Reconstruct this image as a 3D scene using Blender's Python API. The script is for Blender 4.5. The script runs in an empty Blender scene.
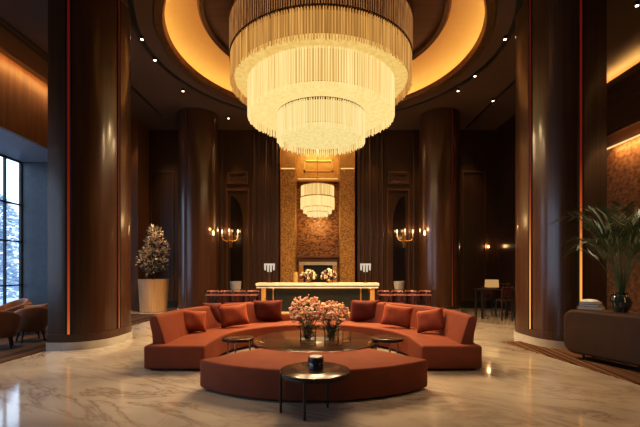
import bpy, bmesh, math, random
from mathutils import Vector, Matrix
random.seed(7)
S = bpy.context.scene
COL = S.collection
PI = math.pi
F, CX, CY, H = 390.0, 320.0, 271.0, 1.7
def PX(x, Y): return (x - CX) * Y / F          # world X of a pixel column at depth Y
def PZ(y, Y): return H + (CY - y) * Y / F      # world Z of a pixel row at depth Y

# ------------------------------------------------------------------ materials
def new_mat(name):
    m = bpy.data.materials.new(name); m.use_nodes = True
    nt = m.node_tree; b = nt.nodes['Principled BSDF']
    return m, nt, b
def N(nt, t, **kw):
    n = nt.nodes.new(t)
    for k, v in kw.items(): setattr(n, k, v)
    return n
def coords(nt, scale=(1,1,1), rot=(0,0,0)):
    tc = N(nt, 'ShaderNodeTexCoord'); mp = N(nt, 'ShaderNodeMapping')
    mp.inputs['Scale'].default_value = scale; mp.inputs['Rotation'].default_value = rot
    nt.links.new(tc.outputs['Object'], mp.inputs['Vector'])
    return mp.outputs['Vector']
def ramp(nt, fac, stops):
    r = N(nt, 'ShaderNodeValToRGB'); e = r.color_ramp.elements
    while len(e) < len(stops): e.new(0.5)
    for el, (p, c) in zip(e, stops): el.position = p; el.color = (*c, 1)
    nt.links.new(fac, r.inputs['Fac']); return r.outputs['Color']
def mat(name, col, rough=.5, metal=0, col2=None, scale=(6,6,6), bump=0, bscale=None, detail=4, coat=0, spec=.5, sheen=0, noise_rough=0):
    m, nt, b = new_mat(name)
    b.inputs['Roughness'].default_value = rough; b.inputs['Metallic'].default_value = metal
    b.inputs['Coat Weight'].default_value = coat; b.inputs['Coat Roughness'].default_value = .12
    b.inputs['Specular IOR Level'].default_value = spec
    if sheen:
        b.inputs['Sheen Weight'].default_value = sheen; b.inputs['Sheen Roughness'].default_value = .4
        b.inputs['Sheen Tint'].default_value = (*[min(1, c*2.5) for c in col], 1)
    col2 = col2 or tuple(c*.8 for c in col)
    n = N(nt, 'ShaderNodeTexNoise'); n.inputs['Scale'].default_value = 1; n.inputs['Detail'].default_value = detail
    nt.links.new(coords(nt, scale), n.inputs['Vector'])
    nt.links.new(ramp(nt, n.outputs['Fac'], [(.3, col2), (.7, col)]), b.inputs['Base Color'])
    if bump:
        n2 = N(nt, 'ShaderNodeTexNoise'); n2.inputs['Scale'].default_value = 1; n2.inputs['Detail'].default_value = 3
        nt.links.new(coords(nt, bscale or scale), n2.inputs['Vector'])
        bp = N(nt, 'ShaderNodeBump'); bp.inputs['Strength'].default_value = bump; bp.inputs['Distance'].default_value = .02
        nt.links.new(n2.outputs['Fac'], bp.inputs['Height']); nt.links.new(bp.outputs['Normal'], b.inputs['Normal'])
    return m
def emit(name, col, strength, sample=True, vary=None):
    m, nt, b = new_mat(name)
    nt.nodes.remove(b)
    e = N(nt, 'ShaderNodeEmission'); e.inputs['Color'].default_value = (*col, 1); e.inputs['Strength'].default_value = strength
    if vary:
        n = N(nt, 'ShaderNodeTexNoise'); n.inputs['Scale'].default_value = 1; n.inputs['Detail'].default_value = 2
        nt.links.new(coords(nt, vary[0]), n.inputs['Vector'])
        nt.links.new(ramp(nt, n.outputs['Fac'], [(.32, vary[1]), (.68, col)]), e.inputs['Color'])
    nt.links.new(e.outputs[0], nt.nodes['Material Output'].inputs['Surface'])
    if not sample: m.cycles.emission_sampling = 'NONE'
    return m
def thin_glass(name, tint=(1,1,1), gloss=.1, rough=.02):
    m, nt, b = new_mat(name); nt.nodes.remove(b)
    t = N(nt, 'ShaderNodeBsdfTransparent'); t.inputs['Color'].default_value = (*tint, 1)
    g = N(nt, 'ShaderNodeBsdfGlossy'); g.inputs['Roughness'].default_value = rough
    lw = N(nt, 'ShaderNodeLayerWeight'); lw.inputs['Blend'].default_value = gloss*2
    mx = N(nt, 'ShaderNodeMixShader')
    nt.links.new(lw.outputs['Fresnel'], mx.inputs[0])
    nt.links.new(t.outputs[0], mx.inputs[1]); nt.links.new(g.outputs[0], mx.inputs[2])
    nt.links.new(mx.outputs[0], nt.nodes['Material Output'].inputs['Surface'])
    return m

def marble():
    m, nt, b = new_mat('marble_floor')
    v = coords(nt, (1, 1, 1), (0, 0, .5))
    n1 = N(nt, 'ShaderNodeTexNoise'); n1.inputs['Scale'].default_value = .55; n1.inputs['Detail'].default_value = 6; n1.inputs['Distortion'].default_value = .6
    nt.links.new(v, n1.inputs['Vector'])
    base = ramp(nt, n1.outputs['Fac'], [(.30, (.40, .34, .28)), (.45, (.52, .45, .37)), (.55, (.58, .505, .415)), (.7, (.65, .57, .475))])
    mp = N(nt, 'ShaderNodeMapping'); mp.inputs['Scale'].default_value = (.55, 1.5, 1); mp.inputs['Rotation'].default_value = (0, 0, .35)
    nt.links.new(v, mp.inputs['Vector'])
    n2 = N(nt, 'ShaderNodeTexNoise'); n2.inputs['Scale'].default_value = .8; n2.inputs['Detail'].default_value = 9; n2.inputs['Roughness'].default_value = .62; n2.inputs['Distortion'].default_value = 1.6
    nt.links.new(mp.outputs['Vector'], n2.inputs['Vector'])
    veins = ramp(nt, n2.outputs['Fac'], [(.45, (1, 1, 1)), (.49, (.76, .73, .70)), (.50, (.50, .47, .45)), (.51, (.76, .73, .70)), (.55, (1, 1, 1))])
    n3 = N(nt, 'ShaderNodeTexNoise'); n3.inputs['Scale'].default_value = .5; n3.inputs['Detail'].default_value = 2
    nt.links.new(v, n3.inputs['Vector'])
    msk = ramp(nt, n3.outputs['Fac'], [(.36, (0.15,)*3), (.60, (.9,)*3)])
    mx = N(nt, 'ShaderNodeMix', data_type='RGBA', blend_type='MULTIPLY')
    nt.links.new(msk, mx.inputs['Factor']); nt.links.new(base, mx.inputs['A']); nt.links.new(veins, mx.inputs['B'])
    # slab joints
    br = N(nt, 'ShaderNodeTexBrick'); br.inputs['Scale'].default_value = 1; br.offset = 0
    br.inputs['Color1'].default_value = (1,)*4; br.inputs['Color2'].default_value = (.94, .94, .94, 1); br.inputs['Mortar'].default_value = (.8, .76, .7, 1)
    br.inputs['Mortar Size'].default_value = .004; br.inputs['Brick Width'].default_value = 1.8; br.inputs['Row Height'].default_value = 1.8
    nt.links.new(coords(nt), br.inputs['Vector'])
    m2 = N(nt, 'ShaderNodeMix', data_type='RGBA', blend_type='MULTIPLY'); m2.inputs['Factor'].default_value = .8
    nt.links.new(mx.outputs['Result'], m2.inputs['A']); nt.links.new(br.outputs['Color'], m2.inputs['B'])
    nt.links.new(m2.outputs['Result'], b.inputs['Base Color'])
    b.inputs['Roughness'].default_value = .085; b.inputs['Specular IOR Level'].default_value = .55
    b.inputs['Coat Weight'].default_value = .3; b.inputs['Coat Roughness'].default_value = .04
    return m
def striped(name, c1, c2, c3, scale, rot):
    m, nt, b = new_mat(name)
    v = coords(nt, (1, 1, 1), (0, 0, rot))
    sx = N(nt, 'ShaderNodeSeparateXYZ'); nt.links.new(v, sx.inputs[0])
    n = N(nt, 'ShaderNodeTexNoise', noise_dimensions='1D'); n.inputs['Scale'].default_value = scale; n.inputs['Detail'].default_value = 3
    nt.links.new(sx.outputs['X'], n.inputs['W'])
    c = ramp(nt, n.outputs['Fac'], [(.36, c1), (.47, c2), (.54, c1), (.66, c3)])
    n2 = N(nt, 'ShaderNodeTexNoise'); n2.inputs['Scale'].default_value = 30
    mx = N(nt, 'ShaderNodeMix', data_type='RGBA', blend_type='MULTIPLY'); mx.inputs['Factor'].default_value = .6
    nt.links.new(v, n2.inputs['Vector']); nt.links.new(c, mx.inputs['A']); nt.links.new(n2.outputs['Fac'], mx.inputs['B'])
    nt.links.new(mx.outputs['Result'], b.inputs['Base Color']); b.inputs['Roughness'].default_value = .95
    b.inputs['Specular IOR Level'].default_value = .1
    return m
def mosaic(name, c1, c2, scale, metal, rough, bump):
    m, nt, b = new_mat(name)
    vo = N(nt, 'ShaderNodeTexVoronoi'); vo.inputs['Scale'].default_value = 1
    nt.links.new(coords(nt, scale), vo.inputs['Vector'])
    sp = N(nt, 'ShaderNodeSeparateColor'); nt.links.new(vo.outputs['Color'], sp.inputs[0])
    nt.links.new(ramp(nt, sp.outputs[0], [(.1, c1), (.9, c2)]), b.inputs['Base Color'])
    b.inputs['Metallic'].default_value = metal; b.inputs['Roughness'].default_value = rough
    bp = N(nt, 'ShaderNodeBump'); bp.inputs['Strength'].default_value = bump; bp.inputs['Distance'].default_value = .06
    nt.links.new(sp.outputs[1], bp.inputs['Height']); nt.links.new(bp.outputs['Normal'], b.inputs['Normal'])
    return m
def strip_mat(stops):      # LED strip: deep red near the top, warm orange towards its foot
    m, nt, b = new_mat('red_led'); nt.nodes.remove(b)
    tc = N(nt, 'ShaderNodeTexCoord'); sx = N(nt, 'ShaderNodeSeparateXYZ'); nt.links.new(tc.outputs['Object'], sx.inputs[0])
    mr = N(nt, 'ShaderNodeMapRange'); mr.inputs['From Min'].default_value = .2; mr.inputs['From Max'].default_value = 8
    nt.links.new(sx.outputs['Z'], mr.inputs['Value'])
    c = ramp(nt, mr.outputs[0], stops)
    e = N(nt, 'ShaderNodeEmission'); e.inputs['Strength'].default_value = .7
    nt.links.new(c, e.inputs['Color']); nt.links.new(e.outputs[0], nt.nodes['Material Output'].inputs['Surface'])
    m.cycles.emission_sampling = 'NONE'
    return m

M = {}
M['marble'] = marble()
M['wood'] = mat('dark_walnut', (.092, .035, .010), .30, 0, (.040, .016, .007), (34, 34, .25), coat=.35, detail=2, spec=.65)
M['wallwood'] = mat('wall_walnut', (.075, .034, .013), .40, 0, (.050, .022, .009), (9, 9, .3), coat=.1)
M['trimwood'] = mat('moulding_walnut', (.12, .054, .022), .3, 0, (.09, .04, .016), (7, 7, .4))
M['wallgloss'] = mat('lacquered_walnut', (.045, .022, .013), .22, 0, (.03, .015, .01), (7, 7, .4), coat=.05, spec=.35)
M['bulk'] = mat('warm_veneer', (.20, .085, .03), .5, 0, (.12, .05, .018), (1.2, 9, .6), detail=6)
M['reveal'] = mat('grey_panel', (.10, .11, .125), .5)
M['soffit'] = mat('pale_soffit', (.22, .24, .27), .6)
M['ceiling'] = mat('brown_ceiling', (.105, .060, .035), .6, 0, (.095, .054, .032), (1, 1, 1))
M['dome'] = mat('dome_veneer', (.15, .06, .022), .4, 0, (.09, .035, .013), (1, 5, 1))
M['cove'] = mat('cove_plaster', (.72, .50, .25), .6, 0, (.70, .48, .235))
M['bronze'] = mat('bronze', (.30, .17, .08), .35, .8, (.22, .12, .05))
M['black'] = mat('matte_black', (.012, .011, .010), .5)
M['plinth'] = mat('plinth_stone', (.55, .52, .48), .35, 0, (.42, .40, .37), (3, 3, 3))
M['goldtan'] = mat('satin_gold_lacquer', (.72, .40, .15), .4, .2, (.62, .33, .11), (3, 3, 9))
M['gold'] = mat('brushed_gold', (.80, .50, .20), .35, .9, (.65, .38, .14), (3, 3, 60))
M['goldpanel'] = mat('gold_leaf', (.58, .34, .12), .45, .4, (.46, .26, .08), (5, 5, 5))
M['goldmosaic'] = mosaic('gold_mosaic', (.26, .13, .035), (.66, .38, .12), (26, 26, 26), .45, .4, .5)
M['stonemosaic'] = mosaic('split_stone', (.10, .042, .014), (.36, .17, .06), (11, 11, 16), .2, .5, 1.0)
M['rockwall'] = mat('rough_stone_wall', (.33, .16, .065), .75, 0, (.10, .045, .018), (6, 6, 8), 1.0, (9, 9, 11), 8)
M['terracotta'] = mat('terracotta_fabric', (.24, .068, .032), .8, 0, (.205, .057, .027), (4, 4, 4), .15, (120, 120, 120), sheen=.12, spec=.2)
M['rust'] = mat('rust_velvet', (.135, .022, .012), .75, 0, (.085, .014, .009), (5, 5, 5), .2, (30, 30, 30), sheen=.15, spec=.2)
M['copper'] = mat('copper_velvet', (.36, .088, .036), .7, 0, (.24, .054, .022), (5, 5, 5), .2, (30, 30, 30), sheen=.15, spec=.2)
M['tanfab'] = mat('tan_fabric', (.46, .22, .10), .8, 0, (.40, .18, .08), (4, 4, 4), spec=.2)
M['tablewood'] = mat('polished_walnut_top', (.12, .058, .027), .2, 0, (.06, .03, .015), (2, 14, 2), detail=7, spec=.3)
M['rim'] = mat('dark_metal', (.05, .04, .034), .35, .7)
M['chrome'] = mat('steel', (.6, .57, .52), .2, 1)
M['desktop'] = mat('cream_stone', (.86, .76, .58), .3, 0, (.7, .55, .36), (3, 3, 3))
M['deskfront'] = mat('green_black_panel', (.020, .023, .019), .3)
M['crystal1'] = emit('amber_strand', (.78, .41, .125), 1.0, False, ((26, 26, .5), (.34, .155, .04)))
M['crystal0'] = emit('copper_strand', (.40, .19, .065), 1.0, False, ((26, 26, 2), (.17, .07, .022)))
M['crystal2'] = emit('cream_strand', (1.0, .70, .31), 1.25, False, ((26, 26, .5), (.80, .45, .155)))
M['crystal3'] = emit('bright_strand', (1.0, .74, .35), 1.15, False, ((26, 26, .5), (.80, .52, .19)))
M['drum1'] = emit('amber_drum', (.36, .18, .045), 1.0, True)
M['drum2'] = emit('cream_drum', (.72, .44, .145), .9, True)
M['drum3'] = emit('bright_drum', (.85, .57, .22), .95, True)
M['diff1'] = emit('amber_diffuser', (.92, .58, .20), 1.0, True, ((9, 9, 9), (.78, .46, .14)))
M['diff2'] = emit('cream_diffuser', (1.0, .69, .29), 1.1, True, ((9, 9, 9), (.90, .58, .2)))
M['diff3'] = emit('bright_diffuser', (1.0, .75, .34), 1.0, True, ((9, 9, 9), (.85, .58, .22)))
M['led_warm'] = emit('warm_led', (1.0, .60, .22), 11)
M['led_cove'] = emit('cornice_led', (1.0, .58, .19), 42)
M['led_soft'] = emit('soft_led', (1.0, .62, .25), 1.1)
M['bulb'] = emit('flame_bulb', (1.0, .66, .28), 7, False)
M['lens'] = emit('spot_lens', (1.0, .80, .52), 9, False)
M['red_led'] = strip_mat([(0, (.95, .26, .05)), (.08, (.62, .11, .025)), (.25, (.36, .045, .012)), (.5, (.20, .016, .006)), (1, (.13, .009, .004))])
M['dim_led'] = strip_mat([(0, (.30, .06, .015)), (.3, (.13, .018, .007)), (1, (.06, .007, .004))])
M['orange_led'] = strip_mat([(0, (1.7, .72, .18)), (.2, (1.5, .55, .12)), (.38, (.60, .10, .02)), (.5, (.22, .018, .007)), (1, (.13, .009, .004))])
M['pane'] = thin_glass('window_pane', (.97, .99, 1), .04)
M['glass'] = thin_glass('clear_glass', (.985, .99, .985), .045)
M['darkglass'] = mat('smoked_glass', (.022, .026, .022), .12, 0, (.012, .014, .012), coat=.4)
M['candlejar'] = mat('charcoal_glass', (.05, .055, .058), .12, 0, (.02, .022, .025), (20, 20, 20), coat=.6)
M['wax'] = mat('cream_wax', (.78, .70, .58), .5)
M['pot'] = mat('fluted_tan_clay', (.62, .39, .20), .7, 0, (.50, .30, .15), (5, 5, 1))
M['whitepot'] = mat('off_white_ceramic', (.30, .27, .235), .45)
M['soil'] = mat('soil', (.05, .03, .02), .95)
M['bark'] = mat('bark', (.10, .065, .04), .9)
M['creamleaf'] = mat('cream_leaves', (.88, .73, .55), .7, 0, (.42, .29, .18), (11, 11, 11))
M['greyleaf'] = mat('grey_green_leaves', (.13, .14, .11), .7)
M['leaf'] = mat('green_leaves', (.10, .14, .045), .55, 0, (.035, .055, .02), (9, 9, 9))
M['frond'] = mat('palm_green', (.11, .155, .045), .5, 0, (.04, .065, .018), (4, 4, 4))
M['blossom'] = mat('peach_blossom', (.90, .50, .29), .7, 0, (.80, .38, .21), (30, 30, 30))
M['blossom2'] = mat('pale_pink_blossom', (.92, .62, .42), .7, 0, (.84, .48, .30), (30, 30, 30))
M['creamflower'] = mat('cream_flower', (.80, .66, .46), .7, 0, (.6, .45, .28), (30, 30, 30))
M['darkflower'] = mat('maroon_flower', (.12, .04, .03), .7)
M['brownleather'] = mat('brown_velvet', (.30, .13, .06), .55, 0, (.22, .09, .04), (5, 5, 5), sheen=.4)
M['palebrown'] = mat('dusty_pink_cushion', (.36, .21, .15), .7, 0, (.28, .15, .1), (5, 5, 5), sheen=.3)
M['burgundy'] = mat('burgundy_leather', (.055, .013, .009), .25, 0, (.035, .009, .006), (5, 5, 5), coat=.3)
M['rollred'] = mat('glint_red_leather', (.36, .15, .11), .4)  # pale glints along top edges, put into the leather colour
M['console'] = mat('brown_leather_panel', (.066, .031, .015), .6, 0, (.052, .025, .012), (4, 4, 4), .2, (60, 60, 60), spec=.22)
M['consoletop'] = mat('console_top', (.10, .055, .035), .3)
M['paper'] = mat('cream_paper', (.72, .62, .48), .8)
M['bookcover'] = mat('pale_book_cloth', (.62, .54, .44), .8)
M['bookdark'] = mat('dark_book_cloth', (.12, .08, .06), .8)
M['shade'] = emit('frosted_shade', (1.0, .86, .66), .62, False)
M['parch'] = emit('parchment_shade', (.95, .55, .22), .5, False)
M['snow'] = mat('snow', (.85, .88, .93), .8)
M['snowleaf'] = mat('snowy_foliage', (.82, .86, .93), .8, 0, (.42, .47, .53), (5, 5, 5), detail=8)
M['carpet_l'] = striped('brown_carpet', (.13, .075, .045), (.20, .125, .08), (.09, .05, .03), 3.0, 0)
M['carpet_edge'] = mat('carpet_border', (.10, .055, .03), .95, 0, (.075, .04, .022), (40, 40, 40), spec=.1)
M['rug'] = striped('striped_rug', (.13, .06, .03), (.40, .23, .12), (.04, .02, .011), 14.0, math.radians(6.3))
M['shade_panel'] = mat('niche_shade', (.014, .008, .006), .18, 0)  # niche shade as a near-black panel colour

# ------------------------------------------------------------------ mesh building
class MB:
    def __init__(s): s.bm = bmesh.new()
    def box(s, c, d, rz=0, rx=0, ry=0):
        r = bmesh.ops.create_cube(s.bm, size=1)
        m = Matrix.Translation(c) @ Matrix.Rotation(rz, 4, 'Z') @ Matrix.Rotation(ry, 4, 'Y') @ Matrix.Rotation(rx, 4, 'X') @ Matrix.Diagonal((*d, 1))
        bmesh.ops.transform(s.bm, matrix=m, verts=r['verts']); return s
    def span(s, x0, x1, y0, y1, z0, z1):
        return s.box(((x0+x1)/2, (y0+y1)/2, (z0+z1)/2), (abs(x1-x0), abs(y1-y0), abs(z1-z0)))
    def cyl(s, p0, p1, r0, r1=None, seg=12):
        r1 = r0 if r1 is None else r1
        p0, p1 = Vector(p0), Vector(p1); d = p1 - p0
        q = d.to_track_quat('Z', 'Y'); A = []; B = []
        for i in range(seg):
            a = 2*PI*i/seg; v = Vector((math.cos(a), math.sin(a), 0))
            A.append(s.bm.verts.new(p0 + q @ (v*r0))); B.append(s.bm.verts.new(p1 + q @ (v*r1)))
        for i in range(seg):
            j = (i+1) % seg; s.bm.faces.new((A[i], A[j], B[j], B[i]))
        s.bm.faces.new(A[::-1]); s.bm.faces.new(B); return s
    def tube(s, pts, r, seg=6, r1=None):
        n = len(pts); rings = []
        for k, p in enumerate(pts):
            p = Vector(p); d = Vector(pts[min(k+1, n-1)]) - Vector(pts[max(k-1, 0)])
            q = d.to_track_quat('Z', 'Y'); rr = r if r1 is None else r + (r1-r)*k/(n-1)
            rings.append([s.bm.verts.new(p + q @ Vector((math.cos(2*PI*i/seg)*rr, math.sin(2*PI*i/seg)*rr, 0))) for i in range(seg)])
        for a, b in zip(rings, rings[1:]):
            for i in range(seg):
                j = (i+1) % seg; s.bm.faces.new((a[i], a[j], b[j], b[i]))
        s.bm.faces.new(rings[0][::-1]); s.bm.faces.new(rings[-1]); return s
    def lathe(s, prof, c=(0, 0, 0), seg=32, wob=None):
        rings = []
        for r, z in prof:
            if r < 1e-5: rings.append([s.bm.verts.new((c[0], c[1], c[2]+z))])
            else: rings.append([s.bm.verts.new((c[0]+r*(wob(i) if wob else 1)*math.cos(2*PI*i/seg), c[1]+r*(wob(i) if wob else 1)*math.sin(2*PI*i/seg), c[2]+z)) for i in range(seg)])
        for a, b in zip(rings, rings[1:]):
            if len(a) == 1 and len(b) == 1: continue
            for i in range(seg):
                j = (i+1) % seg
                if len(a) == 1: s.bm.faces.new((a[0], b[j], b[i]))
                elif len(b) == 1: s.bm.faces.new((a[i], a[j], b[0]))
                else: s.bm.faces.new((a[i], a[j], b[j], b[i]))
        return s
    def prism(s, poly, z0, z1, caps=True):
        a = [s.bm.verts.new((x, y, z0)) for x, y in poly]; b = [s.bm.verts.new((x, y, z1)) for x, y in poly]
        n = len(poly)
        for i in range(n):
            j = (i+1) % n; s.bm.faces.new((a[i], a[j], b[j], b[i]))
        if caps: s.bm.faces.new(a[::-1]); s.bm.faces.new(b)
        return s
    def slab_xz(s, poly, y0, y1):
        a = [s.bm.verts.new((x, y0, z)) for x, z in poly]; b = [s.bm.verts.new((x, y1, z)) for x, z in poly]
        n = len(poly)
        for i in range(n):
            j = (i+1) % n; s.bm.faces.new((a[i], a[j], b[j], b[i]))
        s.bm.faces.new(a[::-1]); s.bm.faces.new(b); return s
    def ico(s, c, r, sub=2, sc=(1, 1, 1)):
        q = bmesh.ops.create_icosphere(s.bm, subdivisions=sub, radius=r)
        bmesh.ops.transform(s.bm, matrix=Matrix.Translation(c) @ Matrix.Diagonal((*sc, 1)), verts=q['verts']); return s
    def sweep(s, frames, prof, e=0.0):
        """frames: (origin xy, outward xy); prof: closed (r, z); e: rounding of the two ends"""
        cr = (min(p[0] for p in prof)+max(p[0] for p in prof))/2; cz = (min(p[1] for p in prof)+max(p[1] for p in prof))/2
        hr = max(p[0] for p in prof)-cr; hz = max(p[1] for p in prof)-cz
        def inset(k):
            return [(cr+(r-cr)*max(.02, (hr-k)/hr), cz+(z-cz)*max(.02, (hz-k)/hz)) for r, z in prof]
        fr = [(Vector(o), Vector(d), 0.0) for o, d in frames]
        if e:
            def ends(f0, f1, sign):
                c0 = f0[0]+f0[1]*cr; c1 = f1[0]+f1[1]*cr; t = (c0-c1).normalized()
                return [(f0[0]+t*(e*math.sin(a)), f0[1], e*(1-math.cos(a))) for a in (PI/8, PI/4, 3*PI/8, PI/2)]
            fr = ends(fr[0], fr[1], 1)[::-1] + fr + ends(fr[-1], fr[-2], 1)
        rings = []
        for o, d, k in fr:
            pp = inset(k) if k else prof
            rings.append([s.bm.verts.new((o.x+d.x*r, o.y+d.y*r, z)) for r, z in pp])
        n = len(prof)
        for a, b in zip(rings, rings[1:]):
            for i in range(n):
                j = (i+1) % n; s.bm.faces.new((a[i], a[j], b[j], b[i]))
        s.bm.faces.new(rings[0][::-1]); s.bm.faces.new(rings[-1]); return s
    def leaf(s, p, d, up, L, W):
        p = Vector(p); d = Vector(d).normalized(); sd = d.cross(Vector(up))
        if sd.length < 1e-4: sd = d.cross(Vector((1, .3, .2)))
        sd.normalize()
        v = [s.bm.verts.new(q) for q in (p, p+d*L*.45+sd*W/2, p+d*L, p+d*L*.45-sd*W/2)]
        s.bm.faces.new(v); return s
    def build(s, name, m, parent=None, smooth=False, bevel=0, bseg=2, loc=None, rz=None, angle=40):
        bmesh.ops.recalc_face_normals(s.bm, faces=s.bm.faces)
        me = bpy.data.meshes.new(name); s.bm.to_mesh(me); s.bm.free()
        o = bpy.data.objects.new(name, me); COL.objects.link(o); me.materials.append(M[m])
        if smooth:
            for p in me.polygons: p.use_smooth = True
            me.set_sharp_from_angle(angle=math.radians(angle))
        if bevel:
            b = o.modifiers.new('bevel', 'BEVEL'); b.width = bevel; b.segments = bseg; b.limit_method = 'ANGLE'
        if parent: o.parent = parent
        if loc is not None: o.location = loc
        if rz is not None: o.rotation_euler.z = rz
        return o
def rrect(r0, r1, z0, z1, rad, n=4):
    out = []
    for cx, cz, a0 in ((r1-rad, z1-rad, 0), (r0+rad, z1-rad, PI/2), (r0+rad, z0+rad, PI), (r1-rad, z0+rad, 3*PI/2)):
        for k in range(n+1):
            a = a0+PI/2*k/n; out.append((cx+rad*math.cos(a), cz+rad*math.sin(a)))
    return out
def tag(o, label, cat, group=None):
    o['label'] = label; o['category'] = cat
    if group: o['group'] = group
    return o
def thing(name, label, cat, loc=(0, 0, 0), rz=0, group=None):
    o = bpy.data.objects.new(name, None); COL.objects.link(o); o.empty_display_size = .1
    o.location = loc; o.rotation_euler = (0, 0, rz); return tag(o, label, cat, group)
def struct(o): o['kind'] = 'structure'; return o
def kids(o): return [c for c in bpy.data.objects if c.parent == o]
def dup(root, loc, rz, label, group=None):
    def cp(o, par):
        c = o.copy(); COL.objects.link(c); c.parent = par
        for ch in kids(o): cp(ch, c)
        return c
    r = cp(root, None); r.location = loc; r.rotation_euler = (0, 0, rz); r['label'] = label
    if group: r['group'] = group
    return r

# ------------------------------------------------------------------ camera and world
cam = bpy.data.cameras.new('camera'); co = bpy.data.objects.new('camera', cam); COL.objects.link(co)
co.location = (0, 0, H); co.rotation_euler = (PI/2, 0, 0)
cam.sensor_width = 36; cam.lens = F/640*36; cam.shift_y = (CY-213.5)/640; cam.clip_end = 200
S.camera = co
w = bpy.data.worlds.new('sky'); S.world = w; w.use_nodes = True
wn = w.node_tree; bg = wn.nodes['Background']
tcw = wn.nodes.new('ShaderNodeTexCoord'); sp = wn.nodes.new('ShaderNodeSeparateXYZ'); rp = wn.nodes.new('ShaderNodeValToRGB')
wn.links.new(tcw.outputs['Generated'], sp.inputs[0]); wn.links.new(sp.outputs['Z'], rp.inputs['Fac'])
rp.color_ramp.elements[0].color = (.60, .74, .92, 1); rp.color_ramp.elements[1].color = (.42, .62, .95, 1); rp.color_ramp.elements[1].position = .6
wn.links.new(rp.outputs['Color'], bg.inputs['Color']); bg.inputs['Strength'].default_value = 3.0
S.view_settings.view_transform = 'Standard'
S.view_settings.look = 'None'
vs = S.view_settings; vs.use_curve_mapping = True
cv = vs.curve_mapping.curves[3]
cv.points.new(.06, .045); cv.points.new(.30, .30); cv.points.new(.65, .70); vs.curve_mapping.update()
S.cycles.use_denoising = True
S.cycles.max_bounces = 8
S.cycles.sample_clamp_indirect = 4

def light(name, kind, loc, energy, col=(1, .66, .33), size=.1, size_y=None, rot=(0, 0, 0), spot=None, blend=.6):
    l = bpy.data.lights.new(name, kind); o = bpy.data.objects.new(name, l); COL.objects.link(o)
    o.location = loc; o.rotation_euler = rot; l.energy = energy; l.color = col
    if kind == 'AREA':
        l.size = size
        if size_y: l.shape = 'RECTANGLE'; l.size_y = size_y
    else: l.shadow_soft_size = size
    if kind == 'SPOT': l.spot_size = math.radians(spot or 120); l.spot_blend = blend
    return o

# ------------------------------------------------------------------ room shell
ZC = 8.2                      # main ceiling
BW = 18.0                     # back wall
XL, XLW, XR, XRW = -9.5, -11.76, 9.95, 11.0
YB = -7.0                     # wall behind the camera
RC = (.12, 11.6); R_LIP = 4.62
struct(MB().span(XLW-.2, XRW+.2, YB-.2, 21, -.2, 0).build('floor', 'marble'))
# ceiling with the round opening
def ceiling_mesh():
    m = MB(); n = 96; bm = m.bm
    x0, x1, y0, y1 = XLW-.2, XRW+.2, YB-.2, 21
    inner = []; outer = []
    for i in range(n):
        a = 2*PI*i/n; c, s_ = math.cos(a), math.sin(a)
        inner.append((RC[0]+R_LIP*c, RC[1]+R_LIP*s_))
        t = min(((x1-RC[0])/c if c > 1e-6 else (x0-RC[0])/c if c < -1e-6 else 1e9), ((y1-RC[1])/s_ if s_ > 1e-6 else (y0-RC[1])/s_ if s_ < -1e-6 else 1e9))
        outer.append((RC[0]+t*c, RC[1]+t*s_))
    vi = [bm.verts.new((*p, ZC)) for p in inner]; vo = [bm.verts.new((*p, ZC)) for p in outer]
    vt = [bm.verts.new((*p, ZC+.05)) for p in inner]
    for i in range(n):
        j = (i+1) % n
        bm.faces.new((vi[i], vi[j], vo[j], vo[i])); bm.faces.new((vi[i], vt[i], vt[j], vi[j]))
    for c in ((x0, y0), (x1, y0), (x0, y1), (x1, y1)):      # corner triangles
        k = sorted(range(n), key=lambda i: (outer[i][0]-c[0])**2+(outer[i][1]-c[1])**2)
        best = [i for i in k[:4]]
        for i in range(n):
            j = (i+1) % n
            if abs(outer[i][0]-outer[j][0]) > 1e-4 and abs(outer[i][1]-outer[j][1]) > 1e-4 and min(abs(outer[i][0]-c[0]), abs(outer[j][0]-c[0])) < 1e-4 and min(abs(outer[i][1]-c[1]), abs(outer[j][1]-c[1])) < 1e-4:
                v = bm.verts.new((*c, ZC)); bm.faces.new((vo[i], vo[j], v))
    return m
ceil = struct(ceiling_mesh().build('ceiling', 'ceiling'))
# bronze lip, glowing cove, dome above
MB().lathe([(4.66, -.05), (4.69, 0), (4.69, .03), (4.44, .13), (4.41, .13), (4.41, .03), (4.46, -.03), (4.66, -.05)], (RC[0], RC[1], ZC), 96).build('cove_lip', 'bronze', ceil, True)
pr = [(4.78, .05)] + [(3.62+1.16*math.cos(a), .14+.70*math.sin(a)) for a in [PI/2*k/10 for k in range(11)]] + [(3.57, .84), (3.57, .80)]
MB().lathe(pr, (RC[0], RC[1], ZC), 96).build('cove_band', 'cove', ceil, True)
MB().lathe([(3.60, .80), (3.54, .72), (3.44, .80), (3.44, .90), (0, .90)], (RC[0], RC[1], ZC), 96).build('dome', 'dome', ceil, True)
MB().lathe([(4.48, .115), (4.60, .115)], (RC[0], RC[1], ZC), 96).build('cove_light_strip', 'led_warm', ceil)
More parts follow.
